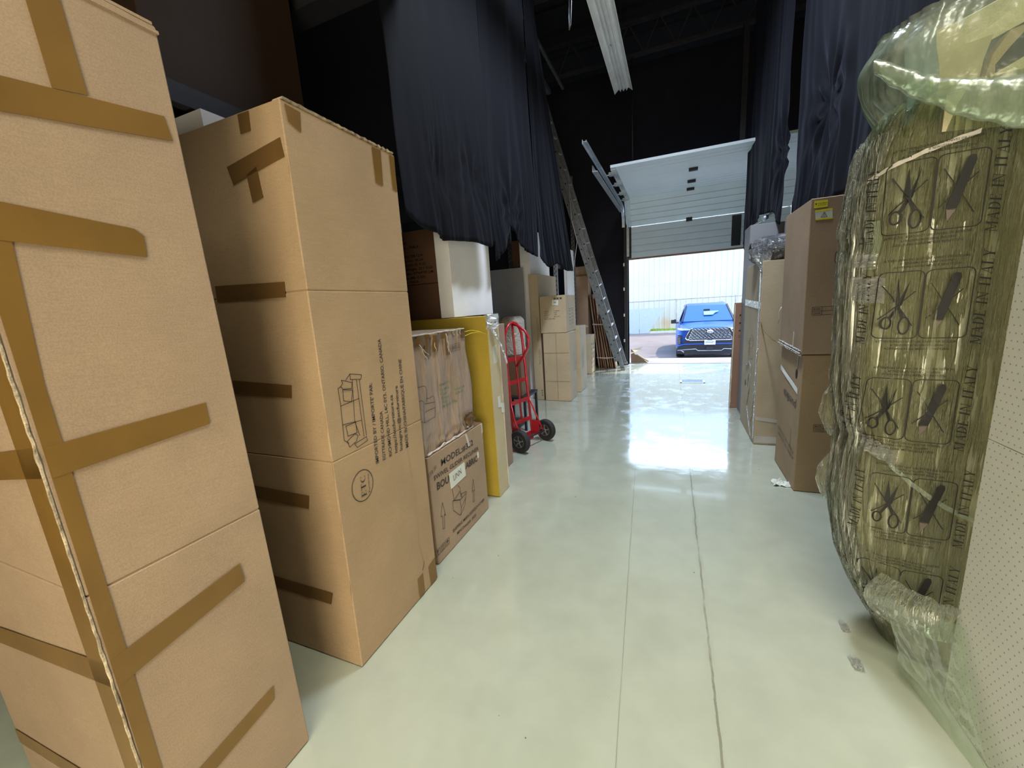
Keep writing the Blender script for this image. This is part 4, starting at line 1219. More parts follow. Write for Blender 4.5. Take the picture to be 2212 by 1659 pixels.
def sl_prints(mb):
    mp = face_L(-1.500)
    for k in range(6): text_on(mb, mp, 'TRADE MARK OF ITEM  NO CTN 4', (6.86 + .035 * k, 0.40), (6.86 + .035 * k, 0.78), 0.013, 1, 0.006)
def bc_prints(mb):
    mp = face_L(-1.668)
    for k in range(12): text_on(mb, mp, ('KEEP DRY', 'N.W. 24', 'BOX 3')[k % 3], (8.58 + .22 * (k % 2), 0.12 + .1 * (k // 2)), (8.72 + .22 * (k % 2), 0.12 + .1 * (k // 2)), 0.035, 1, 0.01)
sl = carton('narrow pale carton standing directly behind the two-box stack', (-1.86, -1.500, 6.74, 7.26, 0.003, 1.145), 'board_light', prints=sl_prints, inks=('ink_grey',), nz=8)
bc = carton('small tan box with rows of dark print, between the stack and the tied cardboard', (-1.97, -1.668, 8.52, 9.02, 0.003, 0.835), 'board_light', prints=bc_prints, inks=('ink_grey',), nz=6)
mb = MB(); mb.box(-1.90, -1.70, 8.60, 8.85, 0.8355, 0.8365); mb.build('top_sheet', 'label', bc)
td = carton('tall reddish tan carton standing behind the small box, left of the ladder', (-2.15, -1.830, 9.15, 9.60, 0.003, 2.335), 'board_pink', nz=12)
strip(td, ('C', 9.15), rect(-2.14, -1.835, 2.12, 2.17), 'tape', label='tape band round the top')
strip(td, ('C', 9.15), rect(-2.14, -1.835, 0.98, 1.02), 'tape_silver')
strip(td, ('L', -1.830), rect(9.16, 9.22, 1.6, 2.22), 'tape_dark')
mb = MB(); text_on(mb, face_C(9.1488), 'FRAGILE TOP', (-2.11, 2.18), (-1.86, 2.18), 0.03, 0, 0.01)
mb.build('printed_lines', 'ink_grey', td)

# bundle of flattened boxes tied with strap
bn = thing('flattened_cardboard_bundle', 'upright bundle of flattened brown cardboard tied with pale strap, left of the ladder foot', 'bundle', (-1.52, 9.3, 0))
for i in range(8):
    mb = MB()
    x0 = -1.80 + i * 0.052
    yy = 9.20 + 0.04 * (i % 3)
    h = 1.74 - 0.05 * abs(i - 1) - (0.32 if i in (3, 4, 5) else 0.0) - 0.03 * i
    dx = 0.20
    def sheet(u, v, x0=x0, yy=yy, h=h, i=i):
        z = h * v
        return (x0 + dx * (1 - v) * 0.9 + .010 * noise.noise(Vector((u * 3, v * 4, i))), yy + 0.34 * u + .012 * noise.noise(Vector((u * 3, v * 3, i + 5))), z + .012 * noise.noise(Vector((u * 9, i, 5))) * v)
    mb.grid(sheet, 6, 14)
    o = mb.build('flattened_box', ['board_pink', 'board_red', 'board_pink', 'board_red', 'board_pink', 'board_pink', 'board_red', 'board_pink'][i], bn)
    md = o.modifiers.new('thickness', 'SOLIDIFY'); md.thickness = 0.016; md.offset = 1
for z, a in ((0.26, .09), (1.03, .05)):
    mb = MB()
    for dz in (0, .012):
        x0, x1 = -1.812 + .18 * (1 - z / 1.74), -1.395 + .18 * (1 - z / 1.74)
        mb.tube([(x0, 9.185, z + dz), (x0 + .2, 9.175, z + dz - .01), (x1, 9.185, z + dz), (x1 + .01, 9.60, z + dz), (x0, 9.62, z + dz)], .006, 5, closed=True)
    mb.build('strap', 'rope', bn)

mb = MB(); mb.box(-1.42, -1.15, 9.70, 9.72, 0.0005, 0.0015); mb.box(-1.42, -1.15, 9.72, 9.725, 0.0005, 0.02)
tag(rebase(mb.build('green_tape', 'greentape'), (-1.28, 9.71, 0)), 'short strip of green tape on the floor edge beside the ladder foot', 'tape')

# ================================================================== LADDER
la = thing('extension_ladder', 'tall worn aluminium extension ladder leaning from the door corner up to the drapes', 'ladder', (-1.1, 9.05, 0))
A = Vector((-1.06, 9.02, 0.03)); Bt = Vector((-2.47, 8.10, 5.5))
dl = (Bt - A).normalized()
wd = Vector((0.06, 1.0, 0)); wd -= dl * wd.dot(dl); wd.normalize()
nl = dl.cross(wd).normalized()
L_ = (Bt - A).length
for k in range(2):
    c = A + wd * (0.42 * k)
    mb = MB()
    mb.obox(c + dl * L_ / 2, dl * L_ / 2, nl * 0.040, wd * 0.0025)
    for s_ in (-1, 1): mb.obox(c + dl * L_ / 2 + nl * 0.040 * s_ + wd * 0.010 * (1 if k == 0 else -1), dl * L_ / 2, nl * 0.0025, wd * 0.012)
    # inner fly section rail, set behind
    c2 = c + nl * 0.085
    mb.obox(c2 + dl * (L_ / 2 + .1), dl * (L_ / 2 - .1), nl * 0.034, wd * 0.0025)
    for s_ in (-1, 1): mb.obox(c2 + dl * (L_ / 2 + .1) + nl * 0.034 * s_ + wd * 0.010 * (1 if k == 0 else -1), dl * (L_ / 2 - .1), nl * 0.0025, wd * 0.012)
    n = int(L_ / 0.305)
    if k == 0:
        for i in range(n):
            p = c + dl * (0.38 + 0.305 * i)
            mb.lathe(p - wd * 0.0045, wd, [(0, 0.015), (0.003, 0.015)], 10, 1)
            p = c2 + dl * (0.30 + 0.305 * i)
            mb.lathe(p - wd * 0.0045, wd, [(0, 0.013), (0.003, 0.013)], 10, 1)
    mb.build('side_rail', ['alu', 'black'], la)
n = int(L_ / 0.305)
for i in range(n):
    for c0, r in ((A, 0.38), (A + nl * 0.085, 0.30)):
        p = c0 + dl * (r + 0.305 * i)
        mb = MB(); mb.obox(p + wd * 0.21, wd * 0.208, nl * 0.018, dl * 0.013); mb.build('rung', 'alu_light', la)
for k in range(2):
    mb = MB(); mb.obox(A + wd * 0.42 * k + Vector((0.01, 0, -0.002)), (0.045, 0, 0), (0, 0.03, 0), (0, 0, 0.024)); mb.build('rubber_foot', 'alu', la)
mb = MB(); mb.tube([(-1.95, 8.2, 4.0), (-1.93, 8.25, 3.2), (-1.84, 8.3, 2.75), (-1.90, 8.3, 2.4), (-1.93, 8.3, 2.25)], 0.006, 5); mb.build('rope', 'rope', la)

# ================================================================== HAND TRUCK
ht = thing('hand_truck', 'red steel hand truck with a looped handle and black wheels, parked by the left stacks', 'hand truck', (-1.445, 3.99, 0))
O = Vector((-1.445, 3.99, 0)); ha = Vector((0.32, 0.947, 0)).normalized(); hb = Vector((0.947, -0.32, 0)).normalized(); hz = Vector((0, 0, 1))
def H(a, b, z): return O + ha * a + hb * b + hz * z
ln = lambda z: -0.15 - 0.05 * (z - 0.1)       # rails lean a little to the wall
# the two upright rails joined by an arch
arch = []
mbr = MB()
rail = [H(-.165, ln(.10), .10), H(-.160, ln(.6), .6), H(-.150, ln(1.15), 1.15)]
for i in range(9):
    t = PI * i / 8
    rail.append(H(-.150 * math.cos(t), ln(1.2) , 1.18 + 0.20 * math.sin(t)))
rail += [H(.150, ln(1.15), 1.15), H(.160, ln(.6), .6), H(.165, ln(.10), .10)]
mbr.tube(rail, 0.0155, 10); mbr.build('frame', 'red', ht)
mb = MB(); mb.tube([H(0, ln(1.36), 1.375), H(0, ln(1.3), 1.30), H(0, ln(.9), .9), H(0, ln(.25), .27)], 0.0125, 8); mb.build('centre_bar', 'red', ht)
mb = MB(); mb.tube([H(0, ln(1.36) + .005, 1.365), H(.0, ln(1.3) + .08, 1.345), H(0, ln(1.3) + .17, 1.29), H(0, ln(1.2) + .215, 1.21), H(0, ln(1.2) + .20, 1.12), H(0, ln(1.) + .11, 1.0), H(0, ln(.95) + .01, .90)], 0.014, 10); mb.build('handle', 'red', ht)
for z in (0.98, 0.73, 0.50, 0.27):
    mb = MB(); mb.obox(H(0, ln(z) , z), ha * 0.163, hb * 0.006, hz * 0.021); mb.build('crossbar', 'red', ht)
for s_ in (-1, 1):
    mb = MB(); mb.tube([H(.160 * s_, ln(.52), .53), H(.185 * s_, ln(.4) + .06, .33), H(.19 * s_, -0.005, .13)], 0.010, 8); mb.build('axle_brace', 'red', ht)
    mb = MB(); mb.obox(H(.165 * s_, -.10, .16), hb * 0.055, ha * 0.006, hz * 0.085); mb.build('side_plate', 'red', ht)
mb = MB(); mb.tube([H(-.27, 0, .125), H(.27, 0, .125)], 0.010, 8); mb.build('axle', 'steel_dark', ht)
mb = MB(); mb.obox(H(0, -.30, .012), ha * 0.20, hb * 0.14, hz * 0.004); mb.obox(H(0, -.162, .06), ha * 0.20, hb * 0.004, hz * 0.05); mb.build('toe_plate', 'red', ht)
for s_ in (-1, 1):
    c = H(.235 * s_, 0, .125)
    mb = MB(); mb.lathe(c - ha * 0.034, ha, [(0.008, .062), (0.004, .095), (0.0, .105), (0.006, .119), (0.022, .125), (0.046, .125), (0.062, .119), (.068, .105), (.064, .095), (.060, .062)], 36)
    wh = mb.build('wheel', 'rubber', ht)
    mb = MB()
    mb.lathe(c - ha * 0.030, ha, [(0, .020), (0.006, .022), (0.006, .060), (0.0, .066), (0.06, .066), (0.054, .060), (.054, .022), (.06, .020)], 28)
    for k in range(5):
        t = 2 * PI * k / 5
        r = hz * math.cos(t) + hb * math.sin(t)
        mb.obox(c + r * .042, r * .024, ha * .032, r.cross(ha) * .006)
    mb.build('hub', 'hub', wh)

# ================================================================== RIGHT ROW
def exp_prints(zt, zlab, upper):
    def f(mb):
        mp = face_C(3.45, 0.0014)
        z = zt
        x0, x1, xm = (0.905, 1.40, 0.962) if upper else (0.971, 1.36, 1.03)
        line_on(mb, mp, [(x0, z), (x1, z), (x1, z - .056), (x0, z - .056), (x0, z)], .0026)
        line_on(mb, mp, [(x0, z - .028), (x1, z - .028)], .0026); line_on(mb, mp, [(xm, z), (xm, z - .056)], .0026)
        a, b_ = (('MODEL', 'COLOUR') if not upper else ('BUYER', 'COLOUR'))
        text_on(mb, mp, a, (x0 + .008, z - .021), (xm - .008, z - .021), .013, 1, .012)
        text_on(mb, mp, b_, (x0 + .008, z - .049), (xm - .008, z - .049), .013, 1, .012)
        text_on(mb, mp, 'SOFA 2A', (xm + .055, z - .021), (xm + .12, z - .021), .012, 1, .008)
        text_on(mb, mp, 'GREY', (xm + .07, z - .049), (xm + .11, z - .049), .012, 1, .008)
        if upper:   # outlined e in a rounded box, then a bold x
            c = [(1.018, 1.775), (1.085, 1.78), (1.098, 1.765), (1.098, 1.715), (1.085, 1.70), (1.018, 1.70), (1.010, 1.715), (1.010, 1.765), (1.018, 1.775)]
            line_on(mb, mp, c, .004)
            line_on(mb, mp, [(1.030, 1.739)] + [(1.055 + .026 * math.cos(t), 1.739 + .025 * math.sin(t)) for t in [2 * PI * i / 20 - .0 for i in range(18)]][::1], .004)
            line_on(mb, mp, [(1.030, 1.739), (1.081, 1.739)], .004)
            line_on(mb, mp, [(1.115, 1.775), (1.185, 1.70)], .02); line_on(mb, mp, [(1.185, 1.775), (1.115, 1.70)], .02)
            text_on(mb, mp, 'pand', (1.195, 1.70), (1.40, 1.70), .062, 1, .02)
        mp = face_R(0.875 if not upper else 0.862, 0.0014)
        if not upper:
            text_on(mb, mp, 'expand', (-3.93, 0.675), (-3.545, 0.640), .070, 2, .015)
            for k in range(2): text_on(mb, mp, 'HANDLE WITH CARE - THIS SIDE UP', (-4.03, .335 - .05 * k), (-3.52, .27 - .045 * k), .028, 2, .004)
            text_on(mb, mp, 'MADE IN CHINA', (-3.62, .31), (-3.615, .46), .018, 2, .004)
        else:
            line_on(mb, mp, [(-4.02, 2.02), (-3.60, 2.00), (-3.60, 1.1)], .003, 2); line_on(mb, mp, [(-3.95, 1.62), (-3.7, 1.60), (-3.62, 1.58)], .003, 2)
            line_on(mb, mp, [(-3.72, 1.63), (-3.66, 1.56)], .004, 2); line_on(mb, mp, [(-3.70, 1.57), (-3.64, 1.61)], .003, 2)
    return f
xl = carton('large carton with one faded word printed on its side, bottom of the right hand stack', (0.875, 1.50, 3.452, 4.09, 0.003, 1.066), 'board_warm', prints=exp_prints(0.548, 0, False), inks=('ink', 'ink_grey'), nz=16, nx=12, ny=12, dent=0.005)
strip(xl, ('R', 0.875), [(-4.085, .90), (-3.53, .80), (-3.53, .755), (-4.085, .86)], 'tape_silver')
strip(xl, ('R', 0.875), [(-3.60, 1.06), (-3.565, 1.06), (-3.57, .94), (-3.60, .94)], 'tape')
mb = MB(); mb.prism([(0.8735, 3.59 + .026 * math.cos(t), .905 + .040 * math.sin(t)) for t in [2 * PI * i / 16 for i in range(16)]], (0.001, 0, 0)); mb.build('hand_hole', 'black', xl)
mb = MB(); mb.grid(lambda u, v: (1.10 + .09 * u, 3.444 - .012 * u * math.sin(PI * v), .86 + .075 * v * (1 - .4 * u)), 5, 5); mb.build('torn_flap', 'board_warm', xl)
xu = carton('large carton with yellow warning stickers, topmost of the right hand stack', (0.862, 1.50, 3.450, 4.11, 1.071, 2.138), 'board', prints=exp_prints(1.410, 0, True), inks=('ink', 'ink_grey'), nz=16, nx=12, ny=12, dent=0.004, sh=(-0.012, 0))
strip(xu, ('C', 3.450), [(0.868, 2.122), (0.943, 2.119), (0.945, 2.075), (0.869, 2.074)], 'label_y', 'warning_sticker', 0.0008)
mb = MB(); mp = face_C(3.4485, 0.0012)
poly_on(mb, mp, [(.873, 2.105), (.884, 2.105), (.8785, 2.090)], 0); text_on(mb, mp, 'FRAGILE TEAM LIFT', (.888, 2.098), (.940, 2.098), .007, 0, .01); text_on(mb, mp, 'CAUTION HEAVY', (.888, 2.087), (.940, 2.087), .006, 0, .01)
mb.build('sticker_print', 'ink', xu)
ws = strip(xu, ('C', 3.450), [(0.876, 2.061), (0.972, 2.063), (0.979, 1.994), (0.883, 1.996)], 'label', 'warning_sticker', 0.0008, label='white sticker with a warning triangle')
mb = MB(); mb.prism([(.876, 3.4482, 2.061), (.972, 3.4482, 2.063), (.973, 3.4482, 2.051), (.877, 3.4482, 2.049)], (0, -.0003, 0)); mb.prism([(.882, 3.4482, 2.006), (.978, 3.4482, 2.004), (.979, 3.4482, 1.994), (.883, 3.4482, 1.996)], (0, -.0003, 0)); mb.build('yellow_band', 'label_y', ws)
mb = MB(); mp = face_C(3.4482, 0.0004)
line_on(mb, mp, [(.912, 2.012), (.946, 2.012), (.929, 2.042), (.912, 2.012)], .003, 0); line_on(mb, mp, [(.929, 2.033), (.929, 2.022)], .003, 0); line_on(mb, mp, [(.929, 2.018), (.929, 2.016)], .003, 0)
mb.build('warning_triangle', 'board_dark', ws)
sl_ = strip(xu, ('C', 3.450), [(1.018, 1.463), (1.093, 1.464), (1.095, 1.420), (1.020, 1.416)], 'label', 'paper_label', 0.0008, label='small white label')
mb = MB(); text_on(mb, face_C(3.4482, 0.0004), 'ORDER', (1.024, 1.449), (1.047, 1.449), .008, 0, .015); text_on(mb, face_C(3.4482, 0.0004), 'GREY SOFA RIGHT', (1.024, 1.440), (1.075, 1.440), .005, 0, .008); mb.build('label_print', 'ink', sl_)
strip(xu, ('R', 0.863), [(-3.86, 2.12), (-3.81, 2.12), (-3.81, 2.03), (-3.86, 2.03)], 'tape_dark')
strip(xu, ('R', 0.8615), [(-3.70, 1.22), (-3.675, 1.22), (-3.675, 1.075), (-3.70, 1.075)], 'board_pale')
mb = MB()
for k in range(5):
    mb.tube([(0.862 - .004 * k % .01, 4.12 - .66 * i / 26, 1.075 + .010 * k - .015 * i / 26 + .006 * noise.noise(Vector((i * .9, k * 2, 1)))) for i in range(27)], .004, 5, smooth=False)
mb.build('crumpled_tape', 'tape_silver', xu)
mb = MB(); mb.tube([(0.86, 4.12, 1.40), (0.845, 4.125, 1.36), (0.85, 4.13, 1.30), (0.842, 4.13, 1.26)], .004, 5); mb.build('loose_tape', 'tape_silver', xu)

def tal_prints(mb):
    mp = face_R(0.768, 0.0014)
    import random as R_
    for c0, z0 in ((-4.86, .96),):
        pts = [(c0 + .07 * math.sin(t * 1.9) + .03 * math.cos(t * 5), z0 + .13 * math.cos(t)) for t in [i * .35 for i in range(22)]]
        line_on(mb, mp, pts, .005)
    text_on(mb, mp, 'style', (-5.0, .84), (-4.98, 1.05), .05, 1, 0)
    for k in range(3): line_on(mb, mp, [(-5.05, .78 + .1 * k), (-5.05, .83 + .1 * k)], .006)
tl = carton('tall tan carton bound with clear tape, behind the two stacked cartons on the right', (0.768, 1.10, 4.505, 5.43, 0.003, 1.822), 'board_light', prints=tal_prints, inks=('ink_grey',), nz=18, dent=0.006, rough_edge=0.005)
strip(tl, ('R', 0.768), [(-5.43, 1.46), (-4.51, 1.44), (-4.51, 1.37), (-5.43, 1.39)], 'stretch', 'tape', 0.0012, label='wide clear tape band')
strip(tl, ('R', 0.768), [(-4.62, 1.80), (-4.55, 1.80), (-4.53, 0.05), (-4.57, 0.05)], 'stretch', 'tape', 0.0012, label='clear tape down the corner')
mb = MB()
for P_, r in (([(-5.15, .72), (-4.95, .80), (-4.84, .76), (-4.88, .50), (-4.98, .30), (-4.80, .16), (-4.66, .04)], .006), ([(-4.52, 1.0), (-4.6, .5), (-4.70, .14), (-4.58, .02)], .005), ([(-4.95, .66), (-5.02, .5)], .005)):
    mb.tube([(0.764, -a, b_) for a, b_ in sub_line(P_, 3)], r, 5, smooth=False)
mb.build('loose_tape', 'stretch', tl)
strip(tl, ('C', 4.505), [(0.775, .30), (0.98, .27), (1.09, .30), (1.09, .26), (.98, .235), (.775, .26)], 'tape_silver')
strip(tl, ('C', 4.505), rect(0.775, 1.09, 0.02, 0.09), 'tape_silver')
mb = MB(); mb.prism([(0.7665, 5.16 + .022 * math.cos(t), .52 + .035 * math.sin(t)) for t in [2 * PI * i / 12 for i in range(12)]], (0.001, 0, 0)); mb.build('hand_hole', 'black', tl)
mb = MB(); mb.tube([(0.775, 4.50, 1.25), (0.80, 4.46, 1.17), (0.84, 4.30, 1.10), (0.855, 4.125, 1.085)], .004, 5); mb.build('loose_strap', 'tape', tl)

tn = carton('thin reddish brown carton with a torn pale edge, furthest in the right row', (0.715, 0.835, 5.98, 6.10, 0.003, 1.41), 'board_red', nz=12, nx=4, ny=3, sh=(0.02, 0), rough_edge=0.008)
mb = MB(); mb.tube([(0.713 + .02 * i / 40 + .003 * noise.noise(Vector((i, 1, 1))), 5.975, .01 + 1.39 * i / 40) for i in range(41)], [.006 + .006 * abs(noise.noise(Vector((i * .8, 4, 1)))) for i in range(41)], 5, smooth=False); mb.build('torn_edge', 'board_pale', tn)
mb = MB(); mp = face_C(5.9785)
for k in range(3): line_on(mb, mp, [(.79, 1.25 - .10 * k), (.815, 1.26 - .10 * k)], .012, 0)
line_on(mb, mp, [(.79, .96), (.815, .96), (.815, .99), (.79, .99), (.79, .96)], .003, 0)
mb.build('printed_marks', 'black', tn)
mb = MB(); mb.box(0.84, 0.98, 6.2, 6.26, 0.0, 1.46)
tag(rebase(mb.build('wood_offcut', 'board_dark'), (0.91, 6.23, 0)), 'dark brown slim board behind the thin reddish carton near the loading door', 'board')

# rolled bundle in a smoky bag lying on the tall carton, pale grey box behind
ro = thing('bagged_roll', 'grey roll in a crumpled smoky plastic bag lying on the tall taped carton', 'bag', (0.90, 4.95, 1.825))
mb = MB()
def rofn(u, v, k=1.0, sd=0):
    t = 2 * PI * u
    x = 0.70 + 0.50 * v
    r = 0.118 * k * (1 - 0.35 * (1 - min(1, v * 5)) ** 2)
    w = 1 + 0.16 * noise.noise(Vector((math.cos(t) * 2, math.sin(t) * 2, v * 5 + sd)))
    return (x, 4.80 + r * 1.25 * w * math.cos(t), 1.94 + r * w * math.sin(t) + 0.02 * v)
mb.grid(lambda u, v: rofn(u, v, 0.92), 24, 16, closed_u=True); mb.build('roll', 'grey_lam', ro)
mb = MB(); mb.grid(lambda u, v: rofn(u, v, 1.08, 2), 40, 26, closed_u=True); mb.build('plastic_bag', 'bag_grey', ro)
mb = MB()
def tailf(u, v):
    t = 2 * PI * u
    r = .115 * (1 - .55 * v) * (1 + .25 * noise.noise(Vector((math.cos(t) * 2, math.sin(t) * 2, v * 3))))
    return (0.745 + .07 * v + r * .8 * math.cos(t), 4.58 + .03 * v + .4 * r * math.sin(t) - .08 * v, 1.93 - .24 * v + r * .3 * math.sin(t))
mb.grid(tailf, 30, 14, closed_u=True); mb.build('bag_tail', 'bag_grey', ro)
carton('plain grey box high behind the bagged roll, under the hem of the right drape', (0.80, 1.14, 5.56, 5.95, 0.003, 2.30), 'grey_lam', nz=8)
mb = MB(); mb.tube([(0.86, 6.1, 2.33), (1.02, 5.95, 2.42), (1.12, 5.85, 2.50)], .012, 8)
mb.tube([(0.98, 5.93, 2.40), (1.03, 5.93, 2.43)], .028, 8)
tag(rebase(mb.build('bent_rod', 'steel'), (0.95, 6.0, 2.33)), 'bent shiny metal rod poking out beneath the right hand drape', 'rod')

# ---------------------------------------------------------------- the wrapped furniture marked MADE IN ITALY
WR = thing('wrapped_furniture', 'tall furniture piece in a clear printed bag marked MADE IN ITALY, open hood at top', 'wrapped furniture', (1.08, 2.03, 0))
LEFT = [(0, .90), (.09, .86), (.22, .79), (.37, .73), (.55, .693), (.70, .676), (.88, .690), (.94, .702), (1.0, .682), (1.15, .655), (1.4, .647), (1.62, .640), (1.70, .652), (1.76, .640), (1.9, .650), (2.02, .667), (2.10, .695), (2.16, .73), (2.3, .76)]
def interp(T, z):
    if z <= T[0][0]: return T[0][1]
    for (a, va), (b, vb) in zip(T, T[1:]):
        if z <= b: return va + (vb - va) * (z - a) / (b - a)
    return T[-1][1]
def wsurf(th, z, off=0.0, pleat=1.0):
    """superellipse column; th in radians, -pi/2 is the side towards the camera, pi the aisle side"""
    xl_ = interp(LEFT, z); xr_ = 1.42
    cx_, a = (xl_ + xr_) / 2, (xr_ - xl_) / 2
    cy_, b = 2.03, 0.175
    n = 2.8
    c, s_ = math.cos(th), math.sin(th)
    x = cx_ + (a + off) * math.copysign(abs(c) ** (2 / n), c)
    y = cy_ + (b + off) * math.copysign(abs(s_) ** (2 / n), s_)
    if pleat:
        w = noise.noise(Vector((th * 9, z * 1.1, 3))) * 0.010
        side = max(0, -c) ** 3
        w += side * 0.010 * (1 - 2 * abs(noise.noise(Vector((th * 26 + z * 1.5, z * 1.2, 8)))))
        low = math.exp(-((z - .92) / .16) ** 2) + math.exp(-((z - 1.72) / .10) ** 2) + math.exp(-((z - 2.1) / .16) ** 2)
        w += side * low * 0.008 * math.sin(th * 60 + 4 * noise.noise(Vector((th * 5, z, 1))))
        w *= pleat
        x += w * c
        y += w * s_
    return Vector((x, y, z))
def th_of_x(x, z):
    xl_ = interp(LEFT, z); xr_ = 1.42
    cx_, a = (xl_ + xr_) / 2, (xr_ - xl_) / 2
    q = max(-1, min(1, (x - cx_) / (a + .012)))
    c = math.copysign(abs(q) ** (2.8 / 2), q)
    return -math.acos(c)          # -pi .. 0 : near side
mb = MB()
mb.grid(lambda u, v: wsurf(2 * PI * u, 0.02 + 2.12 * v, -0.012, 0.5), 120, 60, closed_u=True)
mb.add([wsurf(2 * PI * i / 40, 2.14, -0.012, 0.5) for i in range(40)], [tuple(range(40))], 0)
mb.build('kraft_core', 'kraft_olive', WR)
mb = MB()
mb.grid(lambda u, v: wsurf(2 * PI * u, 0.005 + 2.15 * v, 0.012, 1.0), 260, 110, closed_u=True)
mb.build('printed_bag', 'bag', WR)
mb = MB()
mb.grid(lambda u, v: wsurf(PI - .55 + 1.05 * u, 0.12 + 1.95 * v, 0.021 - .008 * u, 1.35), 90, 90)
mb.build('added_pleat_highlight_layer', 'pleat_highlights', WR)  # extra film layer; its white streaks paint in the pleat highlights
# printing, one cell repeated up the bag
def wmap(x, z):
    p = wsurf(th_of_x(x, z), z, 0.0185, 1.0)
    return (p.x, p.y, p.z)
def wcell(k, zc):
    mb = MB()
    cw, chh = 0.108, 0.235
    lf = interp(LEFT, zc)
    x0 = [0.692, 0.697, 0.700, 0.738, 0.742, 0.775][k] if k < 6 else 0.7
    X = lambda a: x0 + a
    def rr(a0, a1):
        r = .018; pts = []
        for (cx_, cz_, t0) in ((a1 - r, chh - r, 0), (a0 + r, chh - r, 90), (a0 + r, r, 180), (a1 - r, r, 270)):
            for i in range(5):
                t = math.radians(t0 + 22.5 * i); pts.append((X(cx_ + r * math.cos(t)), zc - chh / 2 + cz_ + r * math.sin(t)))
        return pts + [pts[0]]
    L_on = lambda pts, w: line_on(mb, wmap, sub_line(pts, 4), w, 0)
    line_on(mb, wmap, rr(0, cw), .0028, 0); line_on(mb, wmap, rr(cw + .003, 2 * cw + .012), .0028, 0)
    Z = lambda b: zc - chh / 2 + b
    # scissors: two blades up, two ring handles below
    mb.add([wmap(X(a), Z(b)) for a, b in ((.047, .215), (.040, .13), (.055, .10), (.058, .12))], [(0, 1, 2, 3)], 0)
    mb.add([wmap(X(a), Z(b)) for a, b in ((.075, .205), (.052, .13), (.050, .10), (.062, .12))], [(0, 1, 2, 3)], 0)
    L_on([(.050 + x0, Z(.11)), (.036 + x0, Z(.075))], .008); L_on([(.055 + x0, Z(.11)), (.066 + x0, Z(.075))], .008)
    for ca, cb, ra, rb in ((.028, .055, .011, .021), (.072, .045, .013, .030)):
        line_on(mb, wmap, [(X(ca + ra * math.cos(t)), Z(cb + rb * math.sin(t))) for t in [2 * PI * i / 14 for i in range(15)]], .005, 0)
    # knife: slanted black handle with a pale tip
    o = cw + .006
    def quad(pts, n=5):
        P0, P1, P2, P3 = pts
        for i in range(n):
            a, b_ = i / n, (i + 1) / n
            l = lambda A_, B_, t: (A_[0] + (B_[0] - A_[0]) * t, A_[1] + (B_[1] - A_[1]) * t)
            q = [l(P0, P3, a), l(P1, P2, a), l(P1, P2, b_), l(P0, P3, b_)]
            mb.add([wmap(X(o + x), Z(z)) for x, z in q], [(0, 1, 2, 3)], 0)
    quad([(.063, .215), (.083, .205), (.052, .062), (.026, .064)], 7)
    quad([(.063, .215), (.083, .205), (.080, .219), (.070, .221)], 1)
    mb.add([wmap(X(o + a), Z(b)) for a, b in ((.028, .060), (.050, .058), (.033, .024))], [(0, 1, 2)], 1)
    # crosses
    for q in (0, o):
        L_on([(X(q + .012), Z(.19)), (X(q + .092), Z(.045))], .003); L_on([(X(q + .090), Z(.165)), (X(q + .010), Z(.070))], .003)
    # fine warning lines above and below
    for r_, (s, w_) in enumerate((('ATTENTION DO NOT USE KNIVES OR SCISSORS', .20), ('ATTENZIONE NON USARE TAGLIERINI', .13), ('ACHTUNG KEINE MESSER BENUTZEN', .16))):
        for base in (chh + .036 - r_ * .012, -.016 - r_ * .013):
            aa = .11 - w_ / 2
            vs, fs = text2d(s, .004)
            mb.add([wmap(X(aa + vx * w_), Z(base + vy * .0075)) for vx, vy in vs], fs, 0)
    # MADE IN ITALY reading upwards on both sides
    for off, hh, ln_ in ((-.016, .020, .26), (2 * cw + .050, .027, .31)):
        for p in serif_text('MADE IN ITALY'):
            mb.add([wmap(X(off - hh * y), Z(-.025 + ln_ * x + .006 * y)) for x, y in p], [tuple(range(len(p)))], 0)
    o_ = mb.build('bag_print', ['ink_deep', 'ink_grey'], WR)
for k, zc in enumerate((1.83, 1.465, 1.08, 0.70, 0.31)):
    wcell(k, zc)
# paper label inside the bag
mb = MB(); mb.grid(lambda u, v: wsurf(PI + .05 + .55 * u, 1.60 + .17 * v, 0.004, 1.0), 8, 8); mb.build('paper_label', 'label', WR)
# tapes round the bag: bands that follow it
def band(z0, z1, t0, t1, h, mat, nm, off=.017, n=40, jag=.0):
    mb = MB()
    mb.grid(lambda u, v: wsurf(t0 + (t1 - t0) * u, z0 + (z1 - z0) * u + h * (v - .5) + jag * noise.noise(Vector((u * 20, v * 4, z0))), off, 1.0), n, 4)
    return mb.build(nm, mat, WR)
band(1.86, 2.00, PI - .3, PI + 1.30, .014, 'tape_silver', 'strap', jag=.004)
band(1.56, 1.52, PI - .5, PI + .75, .09, 'stretch', 'tape', jag=.01)
band(1.66, 1.63, PI - .5, PI + .62, .05, 'stretch', 'tape', jag=.01)
band(1.03, .88, PI - .3, PI + .95, .06, 'stretch', 'tape', jag=.01)
band(.90, .62, PI + .75, PI + 1.75, .02, 'bag_milky', 'tape')
